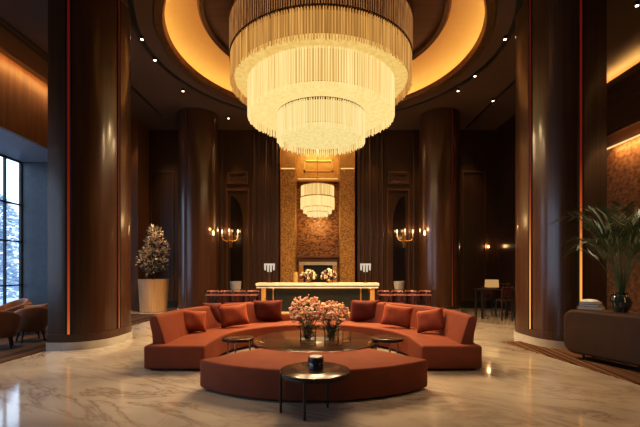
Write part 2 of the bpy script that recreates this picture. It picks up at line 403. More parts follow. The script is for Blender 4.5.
# slots in the ceiling
def slot_arc(r, a0, a1, wd):
    m = MB(); n = 40; A = []; B = []
    for k in range(n+1):
        a = math.radians(a0+(a1-a0)*k/n); d = (math.sin(a), math.cos(a))
        A.append((RC[0]+d[0]*(r-wd/2), RC[1]+d[1]*(r-wd/2))); B.append((RC[0]+d[0]*(r+wd/2), RC[1]+d[1]*(r+wd/2)))
    m.prism(A + B[::-1], ZC-.02, ZC+.01)
    return m
slot_arc(5.17, -150, -25, .13).build('light_slot', 'black', ceil)
slot_arc(5.17, 25, 150, .13).build('light_slot', 'black', ceil)
for x, y0, y1 in ((-6.66, 12.2, 16.3), (6.66, 12.2, 17.8), (-8.42, 3, 14.2), (-8.22, 3, 14.2)):
    MB().span(x-.05, x+.05, y0, y1, ZC-.02, ZC+.01).build('light_slot', 'black', ceil)

# left side: bulkhead, soffit, windows, reveal
ZS = 6.0
struct(MB().span(XL-.15, XL, YB, BW, ZS, ZC).build('wall_left_bulkhead', 'bulk'))
struct(MB().span(XLW, XL-.15, YB, 15.4, ZS, ZS+.1).build('ceiling_soffit', 'soffit'))
struct(MB().span(XLW, XL, 15.4, 15.55, 0, ZS).build('wall_left_reveal', 'reveal'))
struct(MB().span(XL-.15, XL, 15.55, BW, 0, ZS).build('wall_left', 'wallwood'))
struct(MB().span(XLW-.12, XLW, YB, 15.4, 0, .25).build('trim_sill', 'reveal'))
struct(MB().span(XL-.02, XL+.03, 15.34, 15.4, 0, ZS).build('trim_reveal_edge', 'black'))
ys = [15.4, 9.85, 4.3, -1.25, -6.8]
for k in range(4):
    y1, y0 = ys[k], ys[k+1]
    wd = struct(thing('window_%d' % (k+1), 'tall black framed window looking onto snowy trees', 'window'))
    for key in ('label', 'category'): del wd[key]
    m = MB(); npan = 7; zs = [.25, 1.15, 2.85, 4.3, ZS]
    for i in range(npan+1):
        yy = y0+(y1-y0)*i/npan; t = .09 if i in (0, npan) else .045
        m.box((XLW-.05, yy, (ZS+.25)/2), (.10, t, ZS-.25))
    for j, z in enumerate(zs):
        m.box((XLW-.05, (y0+y1)/2, z), (.10, y1-y0, .10 if j in (0, 4) else .05))
    m.build('window_frame', 'black', wd)
    MB().span(XLW-.065, XLW-.055, y0, y1, .25, ZS).build('pane', 'pane', wd)

# right side: cornice with hidden light, bulkhead, stone wall
struct(MB().span(XR, XR+.15, YB, 15.0, 6.38, ZC).build('wall_right_bulkhead', 'wallwood'))
m = MB(); m.span(9.6, XR, YB, 15.0, 7.78, 7.92); m.span(9.6, 9.64, YB, 15, 7.92, 7.98)
struct(m.build('trim_cornice', 'wallwood'))
struct(MB().span(9.74, 9.86, YB, 15.0, 7.92, 7.94).build('trim_cove_light', 'led_cove'))
m = MB()
for z in (7.35, 6.95, 6.5): m.span(XR-.06, XR, YB, 15, z, z+.10)
struct(m.build('trim_bulkhead', 'wallwood'))
struct(MB().span(XR+.15, XRW, YB, 15.0, 6.38, 6.48).build('ceiling_right_soffit', 'ceiling'))
struct(MB().span(XRW, XRW+.15, YB, 15.0, 0, 6.48).build('wall_right', 'rockwall'))
struct(MB().span(XRW-.12, XRW-.02, YB, 15.0, 6.33, 6.36).build('trim_wall_light', 'led_soft'))
light('wall_wash', 'AREA', (XRW-.25, 4.5, 6.3), 420, (1, .56, .22), .12, 20, (0, math.radians(-16), 0))
struct(MB().span(8.08, XRW+.15, 15.0, BW, 0, ZC).build('wall_right_return', 'wallgloss'))
struct(MB().span(XLW-.2, XRW+.2, YB-.15, YB, 0, ZC).build('wall_front', 'wallwood'))
struct(MB().span(XLW-.2, XLW-.05, YB, -6.8, 0, ZS).build('wall_left_front', 'wallwood'))

# back wall with the tall niche
NX0, NX1 = PX(280, BW), PX(355, BW)
struct(MB().span(XL, NX0, BW, BW+.2, 0, ZC).build('wall_back_left', 'wallwood'))
struct(MB().span(NX1, 8.08, BW, BW+.2, 0, ZC).build('wall_back_right', 'wallwood'))
NY = 19.4; RX0, RX1 = PX(295.5, 18.3), PX(340, 18.3); ZSTEP = 6.45
struct(MB().span(NX0-.1, NX0, BW, NY+.1, 0, ZC).build('wall_niche_left', 'goldpanel'))
struct(MB().span(NX1, NX1+.1, BW, NY+.1, 0, ZC).build('wall_niche_right', 'goldpanel'))
struct(MB().span(NX0, NX1, NY, NY+.15, 0, 6.15).build('wall_niche_back', 'stonemosaic'))
struct(MB().span(NX0, NX1, NY-.05, NY+.15, 6.15, ZC).build('wall_niche_upper', 'goldpanel'))
for nm, x0, x1 in (('left', NX0, RX0), ('right', RX1, NX1)):
    struct(MB().span(x0, x1, 18.15, NY, 0, ZSTEP).build('trim_pilaster_' + nm, 'goldmosaic', bevel=.02))
    struct(MB().span(x0, x1, 18.30, NY, ZSTEP, ZC).build('trim_pilaster_upper_' + nm, 'goldpanel'))
    struct(MB().span(x0+.03, x1-.03, 18.17, 18.24, ZSTEP, ZSTEP+.05).build('trim_pilaster_light_' + nm, 'led_soft'))
struct(MB().span(RX0+.02, RX1-.02, 19.12, 19.36, 6.10, 6.20).build('trim_niche_ledge', 'goldpanel'))
struct(MB().span(RX0+.06, RX1-.06, 19.16, 19.28, 6.20, 6.25).build('trim_niche_light', 'led_soft'))
m = MB(); fx0, fx1 = PX(304, 19.3), PX(333, 19.3); fz0, fz1 = PZ(171.5, 19.3), PZ(160, 19.3)
m.span(fx0, fx1, 19.27, 19.36, fz0, fz0+.07); m.span(fx0, fx1, 19.27, 19.36, fz1-.07, fz1)
m.span(fx0, fx0+.07, 19.27, 19.36, fz0, fz1); m.span(fx1-.07, fx1, 19.27, 19.36, fz0, fz1)
struct(m.build('trim_niche_frame', 'gold'))
light('niche_wash', 'AREA', (PX(317.5, 18.9), 18.75, 7.6), 10, (1, .68, .30), 1.4, .5, (math.radians(12), 0, 0))
light('niche_glow', 'AREA', (PX(317.5, 18.4), 17.6, 7.9), 40, (1, .66, .30), 2.6, .4, (math.radians(22), 0, 0))
light('niche_up', 'AREA', (PX(317.5, 19), 19.05, 6.35), 5, (1, .72, .32), 1.6, .15, (math.radians(180+20), 0, 0))
# wood mouldings on the back wall, mirrored about the niche
MID = PX(318, BW)
def mir(x, side): return x if side < 0 else 2*MID - x
def frame(m, x0, x1, z0, z1, t, y0, y1):
    a, b = min(x0, x1), max(x0, x1)
    m.span(a, b, y0, y1, z0, z0+t); m.span(a, b, y0, y1, z1-t, z1)
    m.span(a, a+t, y0, y1, z0+t, z1-t); m.span(b-t, b, y0, y1, z0+t, z1-t)
Y0 = BW-.05
for sd in (-1, 1):
    nm = 'left' if sd < 0 else 'right'
    m = MB(); frame(m, mir(PX(227, BW), sd), mir(PX(248, BW), sd), PZ(184, BW), PZ(172, BW), .07, Y0, BW)
    frame(m, mir(PX(229.5, BW), sd), mir(PX(245.5, BW), sd), PZ(182, BW), PZ(174, BW), .04, Y0+.02, BW)
    frame(m, mir(PX(226, BW), sd), mir(PX(249, BW), sd), .35, PZ(189, BW), .08, Y0, BW)
    frame(m, mir(PX(150, BW), sd), mir(PX(174, BW), sd), .35, PZ(171, BW), .07, Y0, BW)
    struct(m.build('trim_moulding_' + nm, 'trimwood', bevel=.012))
    m = MB()
    for px, r in ((253.5, .13), (258.5, .09), (265.5, .16), (272.5, .10), (276.5, .13), (222, .10)):
        x = mir(PX(px, BW), sd); m.box((x, BW, ZC/2), (r*1.7, r*.7, ZC)); m.cyl((x, BW-r*.2, 0), (x, BW-r*.2, ZC), r*.45, seg=16)
    struct(m.build('trim_ribs_' + nm, 'wallwood', smooth=True))
    # dark quarter-arch panel: shade of an arched niche drawn as a flat shape
    xo, xi = mir(PX(231, BW), sd), mir(PX(243, BW), sd); zt, zb = PZ(196, BW), PZ(288, BW)
    poly = [(xo, zb), (xo, zt)] + [(xo+(xi-xo)*math.sin(t), zt-1.3*(1-math.cos(t))) for t in [PI/2*k/10 for k in range(1, 11)]] + [(xi, zb)]
    t = MB().slab_xz(poly, Y0-.01, BW-.002).build('arched_shade', 'shade_panel')
    tag(t, 'dark arched panel standing for niche shade behind the %s candle sconce' % nm, 'shade_panel')
struct(MB().span(XL, NX0, BW-.03, BW, 0, .3).build('baseboard_back_left', 'black'))
struct(MB().span(NX1, 8.08, BW-.03, BW, 0, .3).build('baseboard_back_right', 'black'))
# lit vertical board left of the potted tree
struct(MB().span(PX(132, 17), PX(139, 17), 16.9, BW, 0, ZC).build('trim_corner_board', 'bulk'))
light('corner_light', 'SPOT', (PX(136, 16.4), 16.4, 7.9), 90, (1, .62, .28), .05, rot=(math.radians(8), 0, 0), spot=50)

# ------------------------------------------------------------------ columns
CB = 1.12
def se(cx, cy, R, a):
    c, s_ = math.cos(a), math.sin(a); e = 2/2.7
    return (cx+R*math.copysign(abs(c)**e, c), cy+CB*R*math.copysign(abs(s_)**e, s_))
def outline_d(cx, cy, R, flat, side):
    """plan of a column: half round towards the hall's middle, flat on the other side"""
    pts = []
    def add(a, b):
        d = math.hypot(b[0]-a[0], b[1]-a[1]); n = max(1, int(d/.022))
        for k in range(n): pts.append((a[0]+(b[0]-a[0])*k/n, a[1]+(b[1]-a[1])*k/n))
    B_ = CB*R; add((cx-flat, cy+B_), (cx-flat, cy-B_)); add((cx-flat, cy-B_), (cx, cy-B_))
    n = int(PI*R/.022)
    for k in range(n): pts.append(se(cx, cy, R, -PI/2+PI*k/n))
    add((cx, cy+B_), (cx-flat, cy+B_))
    if side > 0: pts = [(2*cx-x, y) for x, y in pts][::-1]
    return pts
def offset(pts, d, c):
    out = []
    for i, (x, y) in enumerate(pts):
        a, b = pts[i-1], pts[(i+1) % len(pts)]; t = Vector((b[0]-a[0], b[1]-a[1])).normalized()
        out.append((x+t.y*d, y-t.x*d))
    return out
def fluted(pts):
    return pts
    pat = (0, 0, 0, 0, -.007)
    return [p if not pat[i % 5] else q for i, (p, q) in enumerate(zip(pts, offset(pts, -.008, None)))]
def column(pts, label, strips, zbot, led='red_led'):
    c = thing('column', label, 'column', (sum(p[0] for p in pts)/len(pts), sum(p[1] for p in pts)/len(pts), 0))
    o = c.location; lp = [(x-o.x, y-o.y) for x, y in pts]
    MB().prism(fluted(lp), zbot, ZC).build('shaft', 'wood', c, True)
    MB().prism(offset(lp, .02, None), .17, zbot).build('base_band', 'wood', c, True)
    MB().prism(offset(lp, .035, None), 0, .17).build('plinth', 'plinth', c, True)
    for x, y, nx, ny in strips:
        a = math.atan2(ny, nx); m = MB()
        m.box((x-o.x, y-o.y, (zbot+ZC)/2), (.02, .045, ZC-zbot), a); m.build('light_strip', led, c)
        m = MB()
        for s_ in (-1, 1): m.box((x-o.x-s_*math.sin(a)*.05, y-o.y+s_*math.cos(a)*.05, (zbot+ZC)/2), (.03, .03, ZC-zbot), a)
        m.build('groove_edge', 'black', c)
    return c
def on_arc(cx, cy, R, deg, side=-1):
    a = -math.radians(deg); p, q = se(0, 0, R, a-.02), se(0, 0, R, a+.02); m_ = se(0, 0, R, a)
    t = Vector((q[0]-p[0], q[1]-p[1])).normalized(); nx, ny = t.y, -t.x
    return (cx-side*m_[0], cy+m_[1], -side*nx, ny)
LC = (-5.72, 9.40); RCc = (5.88, 9.40); CR = .95
column(outline_d(*LC, CR, .10, -1), 'massive dark fluted wood column beside the window with two red light lines', [on_arc(*LC, CR, 76), on_arc(*LC, CR, 4)], .34)
column(outline_d(*RCc, CR, .25, 1), 'massive dark fluted wood column behind the leather console with two red light lines', [on_arc(*RCc, CR, 8, 1), (PX(581, 8.33), 8.335, 0, -1)], .34, 'orange_led')
def round_col(px, label, side):
    cy = 16.3; cx = PX(px, 16.3); R = .81
    pts = [(cx+R*math.cos(2*PI*k/230), cy+R*math.sin(2*PI*k/230)) for k in range(230)]
    a = math.radians(68)
    column(pts, label, [(cx+side*R*math.cos(a)*.9, cy-R*math.sqrt(1-(.9*math.cos(a))**2), side*math.cos(a), -math.sin(a))], .3, 'dim_led')
round_col(198.5, 'round dark wood column rising behind the curved sofa, nearer the potted tree', -1)
round_col(439.5, 'round dark wood column rising behind the curved sofa, nearer the tall dining table', 1)

# ------------------------------------------------------------------ chandeliers
def fringe(m, r, z0, z1, n, rad, jag=.0, r2=None):
    for k in range(n):
        a = 2*PI*(k+.3*random.random())/n; rr = r if r2 is None else random.uniform(r, r2)
        x, y = rr*math.cos(a), rr*math.sin(a); zb = z0-random.random()*jag
        w_ = rad; t = Vector((-math.sin(a), math.cos(a), 0))*w_; nn = Vector((math.cos(a), math.sin(a), 0))*w_
        p = Vector((x, y, 0)); q = [p+t, p+nn, p-t, p-nn]
        A = [m.bm.verts.new((v.x, v.y, zb)) for v in q]; B = [m.bm.verts.new((v.x, v.y, z1)) for v in q]
        for i in range(4):
            j = (i+1) % 4; m.bm.faces.new((A[i], A[j], B[j], B[i]))
        m.bm.faces.new(A[::-1])
    return m
def ring(m, r0, r1, z0, z1, seg=96): return m.lathe([(r0, z0), (r1, z0), (r1, z1), (r0, z1), (r0, z0)], (0, 0, 0), seg)
def chandelier(label, loc, k, n, tiers):
    c = thing('chandelier', label, 'chandelier', loc)
    return c
ch = thing('chandelier', 'huge three-tier round crystal fringe chandelier hanging above the sofas', 'chandelier', (PX(321, 11.6), 11.6, 0))
def stuff(o): o['kind'] = 'stuff'; return o
T = [(2.62, 7.10, 7.82, 'crystal1', 'diff1', 230, .07), (2.14, 6.22, 7.28, 'crystal2', 'diff2', 190, .08), (1.29, 5.56, 6.315, 'crystal3', 'diff3', 120, .10)]
for i, (r, zb, zt, cm, dm, n, jag) in enumerate(T):
    m = fringe(MB(), r, zb, zt, n, .015, jag); fringe(m, r-.035, zb, zt, n, .013, jag)
    stuff(m.build('crystal_fringe', cm, ch))
    ring(MB(), r-.06, r+.012, zt-.015, zt+.01).build('tier_ring', 'bronze' if i < 2 else 'rim', ch, True)
    # inner lamp drum and the beaded underside of the tier
    MB().lathe([(r-.12, zb+.16), (r-.12, zt-.02)], (0, 0, 0), 96).build('inner_drum', 'drum%d' % (i+1), ch, True)
    rin = T[i+1][0]-.02 if i < 2 else 0
    MB().lathe([(r-.10, zb+.14), (r-.55, zb+.05), (rin, zb+.10)] if i < 2 else [(r-.10, zb+.12), (0, zb+.10)], (0, 0, 0), 96).build('beaded_underside', dm, ch, True)
stuff(fringe(MB(), 2.65, 7.84, 8.72, 260, .014, .03).build('outer_veil', 'crystal0', ch))
ring(MB(), 2.56, 2.665, 7.815, 7.84).build('tier_ring', 'rim', ch, True)
MB().lathe([(2.55, 7.86), (2.55, 8.74)], (0, 0, 0), 96).build('veil_lining', 'dome', ch, True)
for a in range(6): MB().cyl((2.2*math.cos(a*PI/3), 2.2*math.sin(a*PI/3), 8.75), (2.2*math.cos(a*PI/3), 2.2*math.sin(a*PI/3), ZC+.90), .03).build('hanging_rod', 'bronze', ch)
m = MB(); ring(m, 0.01, 2.68, 8.72, 8.78); m.build('top_plate', 'bronze', ch)
# lamps of the chandelier
cx, cy = PX(321, 11.6), 11.6
light('chandelier_lamp', 'SPOT', (cx, cy, 5.50), 2000, (1, .70, .40), .5, spot=150, blend=1)
for a in range(6):
    t = a*PI/3+.3
    light('chandelier_lamp', 'SPOT', (cx+1.75*math.cos(t), cy+1.75*math.sin(t), 6.12), 600, (1, .70, .40), .25, spot=165, blend=1)
# niche chandelier
Yc = 18.65; c2 = thing('chandelier', 'small tiered crystal drum chandelier hanging inside the golden niche', 'chandelier', (PX(317.5, Yc), Yc, 0))
z_ = lambda y: PZ(y, Yc)
for i, (hw, yt, yb, cm) in enumerate(((16.4, 186.5, 198, 'crystal1'), (16.8, 198, 208, 'crystal2'), (14, 208, 212.5, 'crystal3'), (10, 212.5, 215.5, 'crystal3'))):
    r = hw*Yc/F
    stuff(fringe(MB(), r, z_(yb), z_(yt), 110, .012, .06).build('crystal_fringe', cm if i else 'crystal2', c2))
    MB().lathe([(0, z_(yb)+.05), (r-.04, z_(yb)+.05), (r-.04, z_(yt)), (0, z_(yt))], (0, 0, 0), 48).build('lamp_drum', cm, c2, True)
    ring(MB(), r-.05, r+.015, z_(yt)-.02, z_(yt)+.02, 48).build('tier_ring', 'gold', c2, True)
MB().cyl((0, 0, z_(186)), (0, 0, ZC), .02).build('hanging_rod', 'gold', c2)
light('niche_lamp', 'POINT', (PX(317.5, Yc), Yc-.1, z_(216)-.25), 60, (1, .68, .32), .3)

# ------------------------------------------------------------------ spotlights and downlights
sp0 = thing('spotlight', 'x', 'spotlight', (0, 0, 0))
MB().cyl((0, 0, 0), (0, 0, -.08), .04, .045, 16).build('housing', 'black', sp0)
MB().cyl((0, 0, -.08), (0, 0, -.095), .035, .035, 16).build('lens', 'lens', sp0)
def spots(lst, group):
    global sp_used
    for px, py, lab in lst:
        Y = F*(ZC-.06-H)/(CY-py); loc = (PX(px, Y), Y, ZC-.015)
        if not spots.used: spots.used = True; sp0.location = loc; sp0['label'] = lab; sp0['group'] = group
        else: dup(sp0, loc, 0, lab, group)
spots.used = False
spots([(142, 38, 'bright spotlight on the curved ceiling track above the window-side column, nearest of three'), (155, 59, 'small spotlight on the window-side curved ceiling track, middle of three'), (183, 90, 'small spotlight on the window-side curved ceiling track, farthest of three'),
       (505, 38, 'bright spotlight on the curved ceiling track beside the console-side column, nearest of three'), (475, 75, 'small spotlight on the console-side curved ceiling track, middle of three'), (458, 90, 'small spotlight on the console-side curved ceiling track, farthest of three')], 'spotlights on the curved ceiling tracks')
spots([(493, 100, 'small downlight set in the straight ceiling slot beside the console-side column'), (148, 133, 'small downlight in the ceiling above the potted tree'), (499.5, 129, 'small ceiling downlight above the tall dining table, one of two, nearer the big column'),
       (483, 137, 'small ceiling downlight above the tall dining table, one of two, farther back'), (228.5, 117.5, 'small downlight on the ceiling just beside the chandelier fringe, niche left side'),
       (395, 142.5, 'small ceiling downlight near the back wall just right of the niche'), (251, 142.5, 'small ceiling downlight near the back wall just left of the niche'), (637, 4, 'bright downlight in the ceiling above the striped rug, by the lit cornice')], 'ceiling downlights')
# unseen fill lamps added above the seating to brighten it from the front
for x, y, e, tx, ty in ((-2.6, 4.6, 620, -1.6, 7.4), (2.6, 4.6, 620, 1.6, 7.4), (0, 4.0, 300, 0, 6.2)):
    d = Vector((tx, ty, .4))-Vector((x, y, ZC-.12)); light('seat_fill', 'SPOT', (x, y, ZC-.12), e, (1, .76, .50), .25, rot=d.to_track_quat('-Z', 'Y').to_euler(), spot=50, blend=.9)
for x, y, e, tx, ty, tz, an in ((.2, 3.0, 650, -.05, 7.1, .8, 14), (7.6, 9.4, 1100, 5.4, 6.9, 1.8, 26), (4.2, 3.0, 500, 5.4, 6.9, 2.0, 22)):  # first lamp is added to brighten the bouquet, the others light the palm
    d = Vector((tx, ty, tz))-Vector((x, y, ZC-.12)); light('accent_and_fill', 'SPOT', (x, y, ZC-.12), e, (1, .80, .56), .22, rot=d.to_track_quat('-Z', 'Y').to_euler(), spot=an, blend=.8)
for px in (208, 232, 262, 374, 404, 428, 165, 475):  # more added fill, brightening the back wall and round columns
    light('wall_fill', 'SPOT', (PX(px, 17.2), 17.2, ZC-.12), 270, (1, .58, .26), .06, rot=(math.radians(6), 0, 0), spot=48, blend=.9)
# real pools of light from a few of them
for px, py, e in ((142, 38, 260), (505, 38, 260), (183, 90, 200), (458, 90, 200)):
    Y = F*(ZC-H)/(CY-py); light('track_spot', 'SPOT', (PX(px, Y), Y, ZC-.16), e, (1, .72, .42), .06, spot=55, blend=.8)
for x, y, e in ((-6.6, 8.0, 1000), (-8.4, 11, 600)): light('lounge_fill', 'SPOT', (x, y, ZC-.12), e, (1, .74, .48), .08, spot=42, blend=.9)  # lamps added to lift the tub chairs and carpet
light('bulkhead_wash', 'AREA', (XL+.35, 9.5, 8.1), 110, (1, .55, .2), .1, 12, (0, math.radians(40), 0))

# ------------------------------------------------------------------ curved sofa
SC = Vector((-.12, 7.45)); Y_END = 6.57; ARM = SC.y-Y_END
def sframe(t):
    s_ = -1 if t < 0 else 1; a = abs(t)
    if a <= 90: r = math.radians(t); return (SC, Vector((math.sin(r), math.cos(r))))
    return (Vector((SC.x, SC.y-(a-90)/30)), Vector((s_, 0)))
TE = 90+ARM*30
def sframes(t0, t1, n): return [sframe(t0+(t1-t0)*k/n) for k in range(n+1)]
sofa = thing('curved_sofa', 'large terracotta semicircular sofa wrapped around the round coffee table', 'sofa', (SC.x, SC.y+2.3, 0))
def sbuild(m, name, mt, par=sofa, **k):
    o = m.build(name, mt, par, True, **k); o.location = -Vector(par.location) if par is sofa else o.location; return o
sbuild(MB().sweep(sframes(-TE+2, TE-2, 96), rrect(1.85, 2.87, .035, .43, .04), .04), 'seat', 'terracotta')
sbuild(MB().sweep(sframes(-TE+4, TE-4, 80), rrect(1.93, 2.80, 0, .05, .01)), 'base', 'black')
def back_profile():
    # leaning cushion, rounded top
    p = [(2.56, .40), (2.79, .40), (2.81, .60), (2.865, .86)]
    top = [(2.785+.08*math.cos(a), .865+.055*math.sin(a)) for a in [PI*k/8 for k in range(1, 8)]]
    return p + top + [(2.70, .85), (2.62, .62)]
ed = [-TE+7, -88, -64, -41, -20]
for a, b in zip(ed, ed[1:]):
    for s_ in (-1, 1):
        sbuild(MB().sweep([sframe(s_*(a+.3+(b-a-.6)*k/10)) for k in range(11)], back_profile(), .03), 'back_cushion', 'terracotta', angle=60)
sbuild(MB().sweep(sframes(-19.2, 19.2, 20), rrect(2.62, 2.88, .40, .64, .08), .03), 'low_back', 'tanfab')

# ottoman: crescent bench closing the circle at the front
OC = Vector((-.09, 7.44)); OA = 41
ofr = [(OC, Vector((math.sin(math.radians(180+OA-2*OA*k/48)), math.cos(math.radians(180+OA-2*OA*k/48))))) for k in range(49)]
ott = thing('curved_ottoman', 'wide terracotta crescent-shaped ottoman bench in front of the round coffee table', 'ottoman', (OC.x, OC.y-1.85, 0))
o = MB().sweep(ofr, rrect(1.32, 2.46, .03, .43, .03), .08).build('cushioned_body', 'terracotta', ott, True); o.location = -ott.location
o = MB().sweep(ofr, rrect(1.42, 2.36, 0, .04, .005), .02).build('base', 'black', ott, True); o.location = -ott.location

# cushions
def pillow_mesh(wd, ht, th, n=12):
    m = MB(); V = {}
    for sgn in (1, -1):
        for i in range(n+1):
            for j in range(n+1):
                u, v = -1+2*i/n, -1+2*j/n
                edge = i in (0, n) or j in (0, n)
                if edge and sgn < 0: V[(sgn, i, j)] = V[(1, i, j)]; continue
                px = u*(1-.07*(1-v*v)); pz = v*(1-.07*(1-u*u))
                t = ((1-u**4)*(1-v**4))**.6*th/2*(1+.08*math.sin(5*u+3*v))
                V[(sgn, i, j)] = m.bm.verts.new((px*wd/2, -sgn*t, pz*ht/2))
        for i in range(n):
            for j in range(n): m.bm.faces.new((V[(sgn, i, j)], V[(sgn, i+1, j)], V[(sgn, i+1, j+1)], V[(sgn, i, j+1)]))
    return m
def pillow(px, py_bot, wpx, hpx, mt, label, face, lean=18, tilt=0, name='throw_pillow', th=.20, push=0, group='throw pillows on the curved sofa'):
    Y = F*(H-.43)/(py_bot-CY)+push-.08; wd, ht = wpx*Y/F, hpx*Y/F
    o = pillow_mesh(wd, ht, th).build(name, mt, None, True, angle=170)
    o.rotation_euler = (math.radians(-lean), math.radians(tilt), math.radians(face)); 
    dz = ht/2*math.cos(math.radians(lean))
    o.location = (PX(px, Y), Y, .43+dz+.015+abs(math.sin(math.radians(tilt)))*wd*.22)
    tag(o, label, 'pillow', group); return o
# face: rotation about z (0 faces the camera)
pillow(193, 332, 27, 22, 'copper', 'copper throw pillow alone at the window end of the sofa', 32, 20, 8)
pillow(212, 326, 22, 24, 'rust', 'dark rust throw pillow standing behind the copper pillow, window side of the sofa', 42, 14, 4, push=-.05)
pillow(234, 326.5, 29, 22, 'copper', 'copper throw pillow propped before the rust cushions, window half of the sofa', 26, 20, -5)
pillow(267, 321.3, 31, 21.5, 'rust', 'large rust velvet back cushion nearest the low middle, window half of the sofa', 8, 12, 0, 'back_pillow', .24)
pillow(238, 321, 29, 20.5, 'rust', 'large rust back cushion half hidden behind the copper pillow, window half of the sofa', 26, 12, 0, 'back_pillow', .2, -.22)
pillow(365, 321.3, 29, 21.5, 'rust', 'large rust velvet back cushion nearest the low middle, console half of the sofa', -8, 12, 0, 'back_pillow', .24)
pillow(390, 321, 27, 20.5, 'rust', 'large rust back cushion half hidden behind the copper pillow, console half of the sofa', -24, 12, 0, 'back_pillow', .2, -.22)
pillow(397, 327, 30, 22, 'copper', 'copper throw pillow propped before the rust cushions, console half of the sofa', -22, 20, 6)
pillow(430, 332.5, 29, 23, 'copper', 'copper throw pillow tilted alone at the console end of the sofa', -34, 20, -12)

# ------------------------------------------------------------------ tables
TC = (-.09, 7.33)
ct = thing('coffee_table', 'large round polished walnut coffee table ringed by the sofa', 'table', (*TC, 0))
MB().lathe([(0, .39), (1.155, .39), (1.17, .40), (1.17, .415), (1.16, .42), (0, .42)], (0, 0, 0), 72).build('tabletop', 'tablewood', ct, True)
MB().lathe([(1.12, .345), (1.165, .345), (1.165, .39), (1.12, .39), (1.12, .345)], (0, 0, 0), 72).build('rim', 'rim', ct, True)
MB().lathe([(0, 0), (.8, 0), (.8, .04), (.72, .34), (0, .345)], (0, 0, 0), 48).build('pedestal', 'rim', ct, True)
MB().prism([(.30*math.cos(a)*1.0, .22*math.sin(a)) for a in [2*PI*k/40 for k in range(40)]], .42, .424).build('dark_oval', 'black', ct)  # thin black oval on the middle of the tabletop
def side_table(px, py, R, Z, label, legs, mt='tablewood'):
    Y = F*(H-Z)/(py-CY); t = thing('side_table', label, 'side table', (PX(px, Y), Y, 0))
    MB().lathe([(0, Z-.03), (R-.015, Z-.03), (R, Z-.02), (R, Z-.005), (R-.01, Z), (0, Z)], (0, 0, 0), 48).build('tabletop', mt, t, True)
    MB().lathe([(R-.03, Z-.055), (R-.004, Z-.055), (R-.004, Z-.028), (R-.03, Z-.028), (R-.03, Z-.055)], (0, 0, 0), 48).build('rim', 'rim', t, True)
    for x, y in legs:
        MB().cyl((x, y, 0), (x, y, Z-.03), .016, seg=10).build('leg', 'rim' if R > .35 else 'chrome', t, True)
    return t
side_table(238, 337, .29, .50, 'small round side table between coffee table and sofa, window side', [(.0, -.22), (.2, .08), (-.2, .08)])
side_table(387.5, 337, .29, .50, 'small round side table between coffee table and sofa, console side', [(.0, -.22), (.2, .08), (-.2, .08)])
side_table(315, 369.3, .43, .49, 'round dark accent table with thin legs standing before the ottoman', [(-.41, -.11), (-.115, -.36), (.155, .05), (.40, -.12)][:3])
# candle jar on the front table
YJ = F*(H-.49)/(368-CY); cj = thing('candle_jar', 'dark glass candle jar on the accent table in front of the ottoman', 'candle', (PX(316, YJ), YJ, .49))
MB().lathe([(0, 0), (.085, 0), (.095, .01), (.095, .065), (.09, .075), (.098, .085), (.098, .135), (.09, .14), (.082, .135), (.082, .11), (0, .11)], (0, 0, 0), 28).build('jar', 'candlejar', cj, True)
MB().lathe([(0, .11), (.08, .11), (.08, .147), (.07, .152), (0, .15)], (0, 0, 0), 28).build('wax', 'wax', cj, True)

# ------------------------------------------------------------------ vases and bouquets
ZT = .42
def blossom_data(i):
    m = MB(); rnd = random.Random(i)
    for k in range(7):
        a = 2*PI*k/7+rnd.random(); e = rnd.uniform(-.1, .9)
        d = Vector((math.cos(a)*math.cos(e), math.sin(a)*math.cos(e), math.sin(e)))
        m.ico(d*.024, .020, 1, (1, 1, .8))
    m.ico((0, 0, .012), .02, 1)
    o = m.build('blossom', 'blossom' if i % 2 else 'blossom2', None, True); me = o.data; bpy.data.objects.remove(o); return me
BD = [blossom_data(i) for i in range(4)]
def vase(px, py, R, h, label):
    Y = F*(H-ZT)/(py-CY); v = thing('glass_vase', label, 'vase', (PX(px, Y), Y, ZT))
    MB().lathe([(0, .002), (R*.92, .002), (R, .02), (R, h), (R-.008, h), (R-.008, .025), (0, .02)], (0, 0, 0), 32).build('glass_body', 'glass', v, True)
    MB().lathe([(0, .024), (R-.012, .024), (R-.012, h*.5), (0, h*.5)], (0, 0, 0), 24).build('water', 'glass', v, True)
    return v
